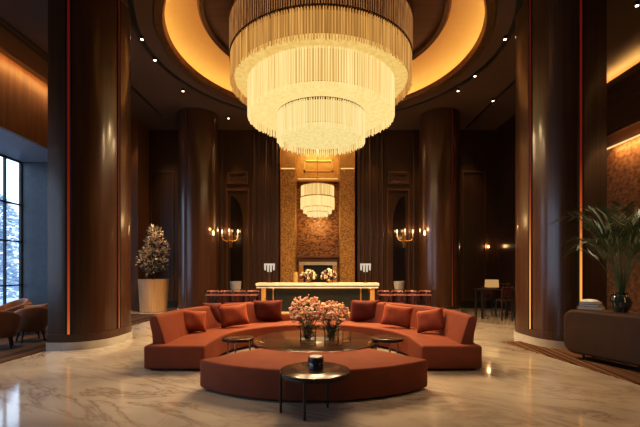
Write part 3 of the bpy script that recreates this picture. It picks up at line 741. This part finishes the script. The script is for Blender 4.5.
def bouquet(v, label, rx, rz, zc, nb, seed, dx=0):
    rnd = random.Random(seed); b = thing('bouquet', label, 'flowers', (v.location.x, v.location.y, ZT+.03))
    st = MB(); lf = MB(); R = .07
    for k in range(nb):
        u = rnd.random(); a = 2*PI*rnd.random(); e = math.asin(rnd.uniform(-.35, 1))
        q = rnd.uniform(.72, 1.0)
        p = Vector((dx+rx*q*math.cos(a)*math.cos(e), rx*q*math.sin(a)*math.cos(e), zc+rz*q*math.sin(e)))
        o = bpy.data.objects.new('blossom', BD[k % 4]); COL.objects.link(o); o.parent = b; o.location = p
        o.rotation_euler = (rnd.uniform(-.6, .6), rnd.uniform(-.6, .6), rnd.random()*6); s_ = rnd.uniform(.75, 1.0); o.scale = (s_,)*3
        if k % 3 == 0:
            f = (R*.6*math.cos(a), R*.6*math.sin(a), .01)
            st.tube([f, (f[0]*.6+p.x*.15, f[1]*.6+p.y*.15, .22), p], .004, 5)
    bd = MB()
    for k in range(170):
        a = 2*PI*rnd.random(); e = math.asin(rnd.uniform(-.5, 1)); q = rnd.uniform(.55, 1.06)
        bd.ico((dx+rx*q*math.cos(a)*math.cos(e), rx*q*math.sin(a)*math.cos(e), zc+rz*q*math.sin(e)), rnd.uniform(.012, .024), 1)
    stuff(bd.build('small_buds', 'blossom2', b, True))
    for k in range(60):
        a = 2*PI*rnd.random(); r = rx*rnd.uniform(.2, .8)
        lf.leaf((dx+r*math.cos(a), r*math.sin(a), rnd.uniform(.22, zc-.02)), (math.cos(a), math.sin(a), rnd.uniform(-.5, .6)), (rnd.uniform(-.5, .5), rnd.uniform(-.5, .5), 1), rnd.uniform(.08, .12), rnd.uniform(.035, .055))
    for k in range(130):
        a = 2*PI*rnd.random(); r = rnd.uniform(.02, rx*.85); z = rnd.uniform(.14, zc+.05)
        d = Vector((math.cos(a), math.sin(a), rnd.uniform(-.2, .9)))
        lf.leaf((dx*.6+r*math.cos(a)*.7, r*math.sin(a)*.7, z), d, (0, 0, 1), rnd.uniform(.05, .09), rnd.uniform(.02, .035))
    for k in range(110):
        a = 2*PI*rnd.random(); r = .085*math.sqrt(rnd.random()); z = rnd.uniform(.02, .24)
        lf.leaf((r*math.cos(a), r*math.sin(a), z), (math.cos(a)*.5, math.sin(a)*.5, rnd.uniform(.2, 1)), (rnd.uniform(-1, 1), rnd.uniform(-1, 1), .3), rnd.uniform(.04, .06), rnd.uniform(.018, .03))
    st.build('stems', 'leaf', b); lf.build('leaves', 'leaf', b)
    return b
v1 = vase(308, 342.5, .145, .29, 'wide clear glass cylinder vase with the larger bouquet on the coffee table')
bouquet(v1, 'large peach blossom bouquet in the wider glass vase', .33, .29, .52, 100, 3, -.02)
v2 = vase(331.5, 343, .13, .27, 'clear glass vase holding the smaller bouquet on the coffee table')
bouquet(v2, 'smaller pale peach blossom bouquet in the glass vase beside the larger bouquet', .29, .24, .47, 100, 5, .03)
v3 = vase(346.5, 341.5, .075, .20, 'small empty clear glass tumbler beside the vases on the coffee table')

# ------------------------------------------------------------------ reception desk
DY = 14.4; dz = PZ(283, DY)
dk = thing('reception_desk', 'long reception desk with cream top, gold legs and dark front before the niche', 'desk', (PX(317.5, DY), DY, 0))
hw = 61.5*DY/F
MB().span(-hw, hw, -.1, .75, dz-.10, dz).build('countertop', 'desktop', dk, bevel=.012)
MB().span(-hw+.03, hw-.03, -.07, .72, dz-.19, dz-.135).build('top_band', 'desktop', dk)
MB().span(-hw+.06, hw-.06, -.05, .70, dz-.135, dz-.10).build('shadow_gap', 'rim', dk)
for x in (-(317.5-263.5), 372.5-317.5): MB().span(x*DY/F-.08, x*DY/F+.08, -.02, .6, 0, dz-.19).build('leg', 'goldtan', dk, bevel=.01)
MB().span(-hw+.42, hw-.42, .12, .6, .08, dz-.19).build('front_panel', 'deskfront', dk)
for x in (273-317.5, 361-317.5): MB().span(x*DY/F-.025, x*DY/F+.025, .08, .12, .08, dz-.19).build('panel_post', 'gold', dk)
MB().span(-hw+.5, hw-.5, .16, .56, 0, .08).build('toe_kick', 'black', dk)
light('desk_glow', 'AREA', (PX(317.5, DY), DY+.02, dz-.20), 3, (1, .66, .3), 4.0, .06)
# desk lamps
def desk_lamp(px, label):
    Y = 14.75; l = thing('desk_lamp', label, 'lamp', (PX(px, Y), Y, dz)); zt = PZ(263.5, Y)-dz
    MB().lathe([(0, 0), (.09, 0), (.09, .02), (.02, .035), (0, .035)], (0, 0, 0), 20).build('base', 'bronze', l, True)
    MB().cyl((0, 0, .03), (0, 0, zt-.06), .014).build('stem', 'bronze', l, True)
    MB().span(-.2, .2, -.05, .05, zt-.06, zt).build('crossbar', 'shade', l)
    for k in range(4):
        x = -.165+.11*k; h_ = .26 if k in (1, 2) else .2
        MB().lathe([(0, zt-.06-h_*.9), (.03, zt-.06-h_), (.042, zt-.06), (0, zt-.06)], (x, 0, 0), 14).build('lamp_shade', 'shade', l, True)
desk_lamp(269.5, 'small white multi-shade lamp on the reception desk, left of the niche')
desk_lamp(365.5, 'small white multi-shade lamp on the reception desk, right of the niche')
# flowers on the desk
def desk_flowers(px, wpx, hpx, label, mts, seed, n=80):
    Y = 14.8; b = thing('flower_arrangement', label, 'flowers', (PX(px, Y), Y, dz)); rnd = random.Random(seed); wd, ht = wpx*Y/F/2, hpx*Y/F
    MB().lathe([(0, 0), (.10, 0), (.13, .1), (.11, .14), (0, .14)], (0, 0, 0), 18).build('bowl', 'bronze', b, True)
    mm = {k: MB() for k in mts}; lf = MB()
    for k in range(n):
        a = 2*PI*rnd.random(); e = rnd.uniform(-.2, 1.5)
        p = (wd*.9*math.cos(a)*math.cos(e), .22*math.sin(a)*math.cos(e), .14+(ht-.18)*max(0, math.sin(e))*rnd.uniform(.7, 1)+.04)
        mm[mts[k % len(mts)]].ico(p, rnd.uniform(.04, .07), 1)
        lf.leaf(p, (math.cos(a), math.sin(a), .4), (0, 0, 1), .14, .05)
    for k, q in mm.items(): stuff(q.build('blooms', k, b))
    lf.build('leaves', 'leaf', b)
desk_flowers(308, 18, 12.5, 'cream and maroon flower arrangement on the desk beneath the framed opening, left one', ('creamflower', 'darkflower', 'creamflower'), 1)
desk_flowers(329, 17, 13, 'cream and maroon flower arrangement on the desk beneath the framed opening, right one', ('creamflower', 'creamflower', 'darkflower'), 2)
Y = 14.85; t = thing('amber_vase', 'small amber cylinder vase standing beside the flowers on the reception desk', 'vase', (PX(296, Y), Y, dz))
MB().lathe([(0, 0), (.09, 0), (.10, .2), (.085, .40), (.07, .40), (.08, .03), (0, .03)], (0, 0, 0), 20).build('body', 'goldpanel', t, True)
# framed fireplace in the niche
Yf = NY-.12; fp = thing('fireplace', 'dark framed fireplace opening at the foot of the golden niche wall', 'fireplace', (PX(318, Yf), Yf, 0))
w2 = 19*Yf/F; zt = PZ(262, Yf); m = MB()
o = MB().span(-w2, w2, -.12, .1, zt-.16, zt).build('lintel', 'plinth', fp, bevel=.01)
for s_ in (-1, 1): MB().span(s_*w2-s_*.22, s_*w2, -.12, .1, 0, zt-.16).build('jamb', 'goldpanel', fp, bevel=.01)
MB().span(-w2+.22, w2-.22, .02, .1, 0, zt-.16).build('firebox', 'black', fp)
MB().span(-w2-.25, w2+.25, -.18, .1, zt+.20, zt+.30).build('mantel_shelf', 'bulk', fp, bevel=.01)
MB().span(-w2-.1, w2+.1, -.05, .1, zt, zt+.20).build('frieze', 'bulk', fp)

# ------------------------------------------------------------------ sconces
def sconce(px, sd, label):
    X = PX(px, BW); z0 = PZ(238, BW); s = thing('wall_sconce', label, 'sconce', (X, BW-.07, z0))
    m = MB(); m.slab_xz([(-.07, -.45), (.07, -.45), (.10, 0), (.05, .25), (-.05, .25), (-.10, 0)], -.0, .05); m.build('backplate', 'bronze', s, bevel=.01)
    for k, (x, y, z) in enumerate(((-.36, -.14, .10), (-.02, -.24, .13), (.36, -.14, .10))):
        MB().tube([(0, 0, -.12), (x*.4, y*.7, -.16), (x*.85, y, -.10), (x, y, z-.04)], .013, 6).build('arm', 'gold', s, True)
        c = MB().lathe([(0, z-.04), (.05, z-.04), (.055, z-.02), (.022, z-.01), (.022, z+.12), (0, z+.12)], (x, y, 0), 12).build('candle', 'wax', s, True)
        MB().lathe([(0, z+.12), (.026, z+.16), (.022, z+.21), (0, z+.28)], (x, y, 0), 10).build('bulb', 'bulb', c, True)
        light('sconce_bulb', 'POINT', (X+x, BW-.07+y-.06, z0+z+.22), 6, (1, .58, .25), .05)
    m = MB()
    for k in range(12):
        a = k*PI/6; m.ico((.20*math.cos(a), -.12+.05*math.sin(a), -.2-.12*(k % 3)), .03, 1, (1, 1, 1.6))
    stuff(m.build('crystal_drops', 'glass', s))
sconce(231, -1, 'three-candle gold wall sconce between the niche and the potted tree side column')
sconce(404, 1, 'three-candle gold wall sconce between the niche and the dining table side column')
X = PX(487, BW); z0 = PZ(248, BW); s = thing('wall_sconce', 'slim single-bulb wall sconce glowing above the tall dining table', 'sconce', (X, BW-.03, z0))
m = MB(); m.slab_xz([(-.03, -.55), (.03, -.55), (.12, 0), (.10, .25), (.02, .65), (-.02, .65), (-.10, .25), (-.12, 0)], -.02, .03); m.build('backplate', 'bronze', s)
MB().tube([(0, -.01, -.08), (0, -.10, -.12), (0, -.12, -.03)], .012, 6).build('arm', 'gold', s, True)
MB().ico((0, -.12, .05), .045, 2, (1, 1, 1.3)).build('bulb', 'bulb', s, True)
light('sconce_bulb', 'POINT', (X, BW-.22, z0+.08), 4, (1, .55, .25), .07)
# wall lights fixed to the sides of the round columns, towards the niche
for px, sd, lab in ((213.5, -1, 'small glowing wall light fixed to the round column nearer the potted tree'), (425, 1, 'small glowing wall light fixed to the round column nearer the dining table')):
    cxx = PX(198.5 if sd < 0 else 439.5, 16.3); a = math.radians(32); nx, ny = -sd*math.cos(a), -math.sin(a)
    q = thing('wall_light', lab, 'sconce', (cxx+nx*.815, 16.3+ny*.815, PZ(236, 15.9)), math.atan2(ny, nx))
    MB().box((.012, 0, 0), (.03, .10, .40)).build('backplate', 'bronze', q, bevel=.01)
    MB().lathe([(0, .02), (.03, .04), (.032, .14), (0, .24)], (.07, 0, 0), 12).build('bulb', 'bulb', q, True)
    MB().box((.05, 0, .01), (.07, .03, .02)).build('arm', 'gold', q)
    light('wall_light_bulb', 'POINT', (cxx+nx*1.0, 16.3+ny*1.0, PZ(229, 15.9)), 7, (1, .58, .25), .05)

# ------------------------------------------------------------------ back lounge: chairs, tables, white pots
def back_chair():
    c = thing('lounge_chair', 'x', 'chair', (0, 0, 0))
    fr = [(Vector((0, 0)), Vector((math.sin(math.radians(t)), -math.cos(math.radians(t))))) for t in range(-75, 76, 10)]
    MB().sweep(fr, rrect(.24, .32, .42, .96, .035), .03).build('backrest', 'burgundy', c, True)
    MB().tube([(.29*math.sin(math.radians(t)), -.29*math.cos(math.radians(t)), .965) for t in range(-78, 79, 12)], .034, 6).build('top_roll', 'rollred', c, True)
    MB().lathe([(0, .38), (.26, .38), (.28, .42), (.27, .49), (.2, .51), (0, .51)], (0, 0, 0), 20).build('seat', 'burgundy', c, True)
    for x in (-.19, .19):
        for y in (-.19, .19): MB().cyl((x*1.15, y*1.15, 0), (x, y, .40), .014, .02, 8).build('leg', 'black', c, True)
    return c
bc0 = back_chair(); bc0.scale = (.70, .70, 1); first = [True]
def back_set(xs, Y, tx, tw, pot_px, side, other):
    grp = 'burgundy lounge chairs behind the sofa'
    names = ['nearest the round column', 'second from the round column', 'third from the round column', 'nearest the desk leg']
    for k, px in enumerate(xs):
        lab = 'burgundy chair at the dark red table, %s, %s' % (side, names[k])
        loc = (PX(px, Y), Y, 0); rz = PI+random.uniform(-.25, .25)
        if first[0]: first[0] = False; bc0.location = loc; bc0.rotation_euler.z = rz; bc0['label'] = lab; bc0['group'] = grp
        else: dup(bc0, loc, rz, lab, grp)
    Yf = Y-.62; t = thing('dining_table', 'long dark red table in front of the burgundy chairs on the %s' % side, 'table', (PX(tx, Yf), Yf, 0))
    MB().span(-.87, .87, -.24, .22, .875, .91).build('tabletop', 'burgundy', t, bevel=.01)
    MB().span(-.88, .88, -.252, -.24, .87, .912).build('table_edge', 'rollred', t)
    for x in (-.68, .68):
        for s_ in (-1, 1):
            m = MB(); m.cyl((x+s_*.14, -.16*s_, 0), (x-s_*.14, .16*s_, .875), .022, seg=8); m.build('leg', 'black', t)
    Yt = Y+.95; t = thing('side_console', 'dark glossy console table behind the burgundy chairs on the %s' % side, 'table', (PX(tx, Yt), Yt, 0))
    MB().span(-tw/2, tw/2, -.3, .3, .90, .95).build('tabletop', 'burgundy', t, bevel=.012)
    for x in (-tw/2+.08, tw/2-.08):
        for y in (-.24, .24): MB().span(x-.025, x+.025, y-.025, y+.025, 0, .90).build('leg', 'black', t)
    p = thing('planter_bowl', 'pale round bowl on the dark console table behind the burgundy chairs, %s' % side, 'bowl', (PX(pot_px, Yt), Yt-.05, .95))
    MB().lathe([(0, 0), (.14, 0), (.19, .05), (.215, .36), (.195, .36), (.17, .06), (0, .04)], (0, 0, 0), 28).build('body', 'whitepot', p, True)
    MB().lathe([(0, .32), (.19, .32), (.0, .33)], (0, 0, 0), 24).build('soil', 'soil', p, True)
back_set([212.5, 226, 239.5, 253], 14.0, 233, 2.0, 236, 'potted tree side', 0)
back_set([425, 411, 397.5, 384], 14.0, 404, 2.0, 399, 'dining table side', 0)

# ------------------------------------------------------------------ tall table at the right, with chairs and shade lamp
Yt = 14.2; zt = 1.06; t = thing('bar_table', 'tall dark dining table beneath the slim wall sconce', 'table', (PX(495, Yt), Yt, 0))
MB().span(-.66, .66, -.35, .35, zt-.05, zt).build('tabletop', 'rim', t, bevel=.01)
for x in (-.58, .58):
    for y in (-.28, .28): MB().span(x-.03, x+.03, y-.03, y+.03, 0, zt-.05).build('leg', 'black', t)
l = thing('table_lamp', 'cream square shade lamp glowing on the tall dark dining table', 'lamp', (PX(490.5, Yt), Yt-.1, zt))
MB().box((0, 0, .015), (.22, .16, .03)).build('base', 'bronze', l); MB().cyl((0, 0, .03), (0, 0, .08), .02).build('stem', 'bronze', l)
m = MB(); m.slab_xz([(-.20, .05), (.20, .05), (.185, .33), (-.185, .33)], -.14, .14); m.build('lamp_shade', 'parch', l)
def stool():
    c = thing('bar_chair', 'x', 'chair')
    MB().box((0, 0, .70), (.40, .40, .06)).build('seat', 'burgundy', c, bevel=.02)
    MB().box((0, -.19, .98), (.40, .05, .34)).build('backrest', 'burgundy', c, bevel=.02)
    for x in (-.17, .17):
        for y in (-.17, .17): MB().cyl((x*1.1, y*1.1, 0), (x, y, .68 if y > 0 else .85), .018, .022, 8).build('leg', 'black', c)
    MB().box((0, -.185, .25), (.34, .02, .03)).build('footrest', 'black', c)
    return c
st = stool(); st.location = (PX(504, 13.5), 13.5, 0); st.rotation_euler.z = .1; st['label'] = 'dark high-backed bar chair in front of the tall dining table, beside the big column'; st['group'] = 'bar chairs at the tall dining table'
dup(st, (PX(489, 14.75), 14.8, 0), PI-.1, 'dark bar chair tucked behind the tall dining table under the sconce', 'bar chairs at the tall dining table')
m = MB(); 
for k, (px, w_) in enumerate(((500, .16), (506, .2))):
    q = thing('menu_box', 'small dark red box on the tall dining table, %s' % ('beside the lamp' if k == 0 else 'nearer the big column'), 'box', (PX(px, Yt), Yt-.05, zt))
    MB().box((0, 0, .08), (w_, .14, .16)).build('body', 'burgundy', q, bevel=.01); MB().box((0, 0, .17), (w_+.02, .16, .02)).build('lid', 'bronze', q)

# ------------------------------------------------------------------ potted tree at the left
Yp = 16.4; pt = thing('potted_tree', 'cream-leaved small tree in a tall tan fluted pot beside the round column', 'plant', (PX(153, Yp)+.02, Yp, 0))
zp = PZ(279, Yp)
MB().lathe([(0, 0), (.50, 0), (.53, .04), (.60, zp-.05), (.61, zp), (.56, zp), (.53, zp-.12), (0, zp-.12)], (0, 0, 0), 96, lambda i: 1-.012*(i % 3 == 0)).build('pot', 'pot', pt)
MB().lathe([(0, zp-.08), (.55, zp-.10)], (0, 0, 0), 32).build('soil', 'soil', pt)
m = MB(); rnd = random.Random(4)
m.tube([(0, 0, zp-.1), (.05, 0, zp+.4), (-.03, .02, zp+.9), (.05, 0, zp+1.7)], .05, 8, .02)
clumps = [(.02, 0, 1.95, .26), (.16, 0, 1.72, .30), (.32, .05, 1.35, .30), (-.02, -.1, 1.5, .25), (.38, 0, 1.02, .26), (-.12, -.1, .98, .36), (-.38, 0, .78, .30), (-.02, -.1, .62, .38), (.26, 0, .66, .30), (-.16, 0, .45, .28), (-.3, 0, 1.12, .2)]
for x, y, z, r in clumps: m.tube([(.0, 0, zp+z*.5), (x*.6, y, zp+z*.8), (x, y, zp+z)], .018, 5)
m.build('trunk', 'bark', pt, True)
lf = MB(); lg = MB()
for x, y, z, r in clumps:
    for k in range(120):
        d = Vector((rnd.gauss(0, 1), rnd.gauss(0, 1), rnd.gauss(0, 1))).normalized(); q = r*rnd.uniform(.45, 1)
        tgt = lg if (z < .75 and rnd.random() < .6) or rnd.random() < .2 else lf
        tgt.leaf((x+d.x*q, y+d.y*q, zp+z+d.z*q), d+Vector((rnd.uniform(-.6, .6), rnd.uniform(-.6, .6), rnd.uniform(-.2, .6))), (rnd.uniform(-1, 1), rnd.uniform(-1, 1), 1), rnd.uniform(.11, .18), rnd.uniform(.055, .09))
lf.build('pale_leaves', 'creamleaf', pt); lg.build('leaves', 'greyleaf', pt)
light('tree_spot', 'SPOT', (PX(152, 15.2), 15.0, 7.9), 1600, (1, .76, .5), .06, rot=(math.radians(13), 0, 0), spot=28)

# ------------------------------------------------------------------ carpet, rug
cp = thing('carpet', 'brown woven carpet under the velvet tub chairs by the window', 'carpet')
MB().span(-11.7, -6.02, 0, 15.3, 0, .014).build('pile', 'carpet_l', cp)
MB().span(-6.02, -5.86, 0, 15.3, 0, .016).build('border', 'carpet_edge', cp)
off = offset(outline_d(*RCc, CR, .25, 1), .10, None)
edge = [p for p in off if p[1] < 9.24 and p[0] < 6.2]; edge.sort(key=lambda p: (round(p[0], 3), -p[1]))
front = sorted([p for p in off if p[1] <= 9.40 and p[0] <= RCc[0]+.01], key=lambda p: math.atan2(p[1]-RCc[1], p[0]-RCc[0]) % (2*PI))
rp_ = [(4.36, 9.34)] + front + [(6.28, 8.22), (8.6, 8.22), (8.9, 4.6), (4.90, 4.6)]
tag(MB().prism(rp_, 0, .014).build('striped_rug', 'rug'), 'brown and tan striped rug running beneath the leather console', 'rug')

# ------------------------------------------------------------------ tub chairs on the left
def tub_chair():
    c = thing('tub_chair', 'x', 'armchair')
    m = MB(); n = 28; prev = None
    rings = []
    for k in range(n+1):
        t = math.radians(-128+256*k/n); d = (math.sin(t), -math.cos(t))          # back is at -y
        top = .64+.21*(max(0, math.cos(t*.72)))**1.5
        prof = [(.25, .26), (.30, .27), (.345, .42), (.37, .60), (.385, top-.05), (.375, top-.01), (.345, top), (.315, top-.02), (.30, top-.08), (.28, .45), (.24, .34)]
        rings.append([m.bm.verts.new((d[0]*r, d[1]*r, z)) for r, z in prof])
    for a, b in zip(rings, rings[1:]):
        for i in range(11):
            j = (i+1) % 11; m.bm.faces.new((a[i], a[j], b[j], b[i]))
    m.bm.faces.new(rings[0][::-1]); m.bm.faces.new(rings[-1])
    m.build('shell', 'brownleather', c, True, angle=70)
    MB().lathe([(0, .24), (.26, .24), (.30, .30), (.30, .42), (.27, .46), (0, .47)], (0, 0.02, 0), 28).build('seat', 'brownleather', c, True)
    for x in (-.19, .19):
        for y in (-.19, .19): MB().cyl((x*1.2, y*1.2, 0), (x, y, .27), .017, .026, 8).build('leg', 'black', c, True)
    return c
tb = tub_chair()
tubs = [((-6.96, 9.38), 50, 'brown velvet tub chair on the carpet, nearest the big column and turned from us'),
        ((-7.0, 8.50), 35, 'brown velvet tub chair cut by the picture edge, nearest of the window group'),
        ((PX(47, 10.6), 10.7), 60, 'brown velvet tub chair mostly hidden by the big column'),
        ((PX(13, 11.6), 11.6), 160, 'brown velvet tub chair farthest back against the window'),
        ((PX(22, 10.6), 10.35), 100, 'brown velvet tub chair behind the nearest turned chair, with a dusty pink cushion')]
for k, ((x, y), rz, lab) in enumerate(tubs):
    if k == 0: tb.location = (x, y, .017); tb.rotation_euler.z = math.radians(rz); tb['label'] = lab; tb['group'] = 'tub chairs by the window'
    else: dup(tb, (x, y, .017), math.radians(rz), lab, 'tub chairs by the window')
o = pillow_mesh(.46, .38, .16).build('throw_pillow', 'palebrown', None, True, angle=170); o.location = (-6.90, 9.46, .70); o.rotation_euler = (math.radians(-14), 0, math.radians(50))
tag(o, 'dusty pink cushion resting in the tub chair nearest the big column', 'pillow')

# ------------------------------------------------------------------ console with books and palm
A = Vector((4.80, 7.72)); u = Vector((.33, -.944)).normalized(); nrm = Vector((.944, .33)).normalized()
ang = math.atan2(u.y, u.x)
cs = thing('console', 'rounded brown leather console cabinet on the striped rug against the column', 'console', (A.x, A.y, .014), ang)
# local x along u, local y = left of u = pointing away from camera (nrm)
def con_poly(L, D, r):
    pts = []
    for cx_, cy_, a0 in ((r, r, PI), (L-r, r, 1.5*PI), (L-r, D-r, 0), (r, D-r, PI/2)):
        for k in range(9): a = a0+PI/2*k/8; pts.append((cx_+r*math.cos(a), cy_+r*math.sin(a)))
    return pts
L, D = 2.6, .52
MB().slab_xz(rrect(0, L, .10, .945, .22, 8), 0, D).build('body', 'console', cs, True, bevel=.05, bseg=3, angle=50)
MB().prism([(L/2+(p[0]-L/2)*.82, D/2+(p[1]-D/2)*.80) for p in con_poly(L, D, .12)], .94, .96).build('top', 'consoletop', cs)
for x in (.34, 1.3, L-.34):
    for y in (.12, D-.12): MB().cyl((x, y, 0), (x, y, .11), .018, .024, 10).build('leg', 'black', cs, True)
cw = lambda x, y, z: Vector((A.x+u.x*x+nrm.x*y, A.y+u.y*x+nrm.y*y, z))
ZK = .974
bz = ZK
for k, (wd, dp, th, rz, cm, lab) in enumerate(((.40, .27, .045, .05, 'bookcover', 'bottom pale book of the stack on the leather console'), (.34, .24, .05, -.12, 'bookdark', 'middle dark-covered book of the stack on the leather console'), (.33, .24, .04, .1, 'bookcover', 'top pale book of the stack on the leather console'))):
    p = cw(.36, .29, bz); b = thing('book', lab, 'book', p, ang+rz+.35, 'stacked books on the console')
    m = MB(); m.box((0, 0, .004), (wd, dp, .008)); m.box((0, 0, th-.004), (wd, dp, .008)); m.box((-wd/2+.004, 0, th/2), (.008, dp, th)); m.build('cover', cm, b)
    MB().box((.004, 0, th/2), (wd-.02, dp-.02, th-.016)).build('pages', 'paper', b)
    bz += th
p = cw(.345, .285, bz); d_ = thing('shallow_dish', 'small cream rounded dish resting upside down on the book stack', 'dish', p)
MB().lathe([(.155, 0), (.16, .012), (.12, .04), (.05, .052), (0, .054)], (0, 0, 0), 28).build('body', 'wax', d_, True)
# palm
pv = cw(.95, .22, ZK); pl = thing('glass_urn', 'dark ribbed glass urn vase holding palm fronds on the leather console', 'vase', pv)
MB().lathe([(0, 0), (.09, 0), (.10, .015), (.145, .10), (.155, .18), (.12, .27), (.095, .31), (.12, .35), (.105, .35), (.08, .31), (.10, .26), (0, .24)], (0, 0, 0), 40, lambda i: 1-.03*(i % 2)).build('body', 'darkglass', pl, True, angle=10)
MB().tube([(-.10, .0, .31), (-.17, 0, .30), (-.19, 0, .22), (-.145, 0, .15)], .012, 6).build('handle', 'darkglass', pl, True)
pf = thing('palm_plant', 'arching green palm fronds standing in the dark urn on the console', 'plant', pv+Vector((0, 0, .25)))
rnd = random.Random(12)
for k in range(34):
    a = 2*PI*(k/34)+rnd.uniform(-.2, .2); reach = rnd.uniform(.45, 1.05); hgt = rnd.uniform(1.2, 2.15); 
    if k % 4 == 0: reach *= .5; hgt *= 1.05
    pts = []
    for q in range(13):
        t = q/12; rr = .02+reach*t**1.3; z = .02+hgt*(1.25*t-.42*t**2.6) if True else 0
        z -= (.30*reach)*t**4
        pts.append(Vector((math.cos(a)*rr, math.sin(a)*rr, z)))
    m = MB(); m.tube(pts, .0055, 5, .002)
    for q in range(5, 13):
        for ss in (0, .33, .66):
            if q == 12 and ss: continue
            t0 = pts[q].lerp(pts[min(q+1, 12)], ss); d = (pts[min(q+1, 12)]-pts[q-1]).normalized()
            side = d.cross(Vector((0, 0, 1))).normalized(); ll = .30*(1-abs((q-8)/7)**2*.7)*1.15
            for s_ in (-1, 1):
                dd = d*.95+side*s_*.62+Vector((0, 0, -.15+rnd.uniform(-.12, .12)))
                m.leaf(t0, dd, (0, 0, 1), ll*rnd.uniform(.8, 1.1), .021)
    m.build('frond', 'frond', pf)

# ------------------------------------------------------------------ outside
o = MB().span(-60, XLW-.3, -30, 70, -.4, -.1).build('snowy_ground', 'snow'); struct(o)
rnd = random.Random(3)
def snow_tree(x, y, h, label):
    t = thing('snowy_tree', label, 'tree', (x, y, -.1), 0, 'snowy trees outside the window')
    MB().tube([(0, 0, 0), (.05, 0, h*.4), (0, .05, h*.9)], .14, 7, .04).build('trunk', 'bark', t)
    m = MB()
    for k in range(2600):
        z = rnd.uniform(.12, 1); r = (1.02-z)**.6*h*.34+.15; a = rnd.random()*2*PI; q = r*math.sqrt(rnd.random())
        m.leaf((q*math.cos(a), q*math.sin(a), z*h), (math.cos(a), math.sin(a), rnd.uniform(-.5, .5)), (rnd.uniform(-1, 1), rnd.uniform(-1, 1), 1), rnd.uniform(.2, .4), rnd.uniform(.1, .2))
    m.build('foliage', 'snowleaf', t)
for x, y, h, lab in ((-15.5, 17.5, 4.8, 'snow-dusted tree seen through the lower window panes, nearest the glass'), (-18, 21.5, 6.0, 'snow-dusted tree outside the window, behind the nearest one'), (-19.5, 15.0, 5.4, 'snow-dusted tree at the outer edge of the window view'), (-22, 25, 6.5, 'tallest snow-dusted tree farthest outside the window')):
    snow_tree(x, y, h, lab)
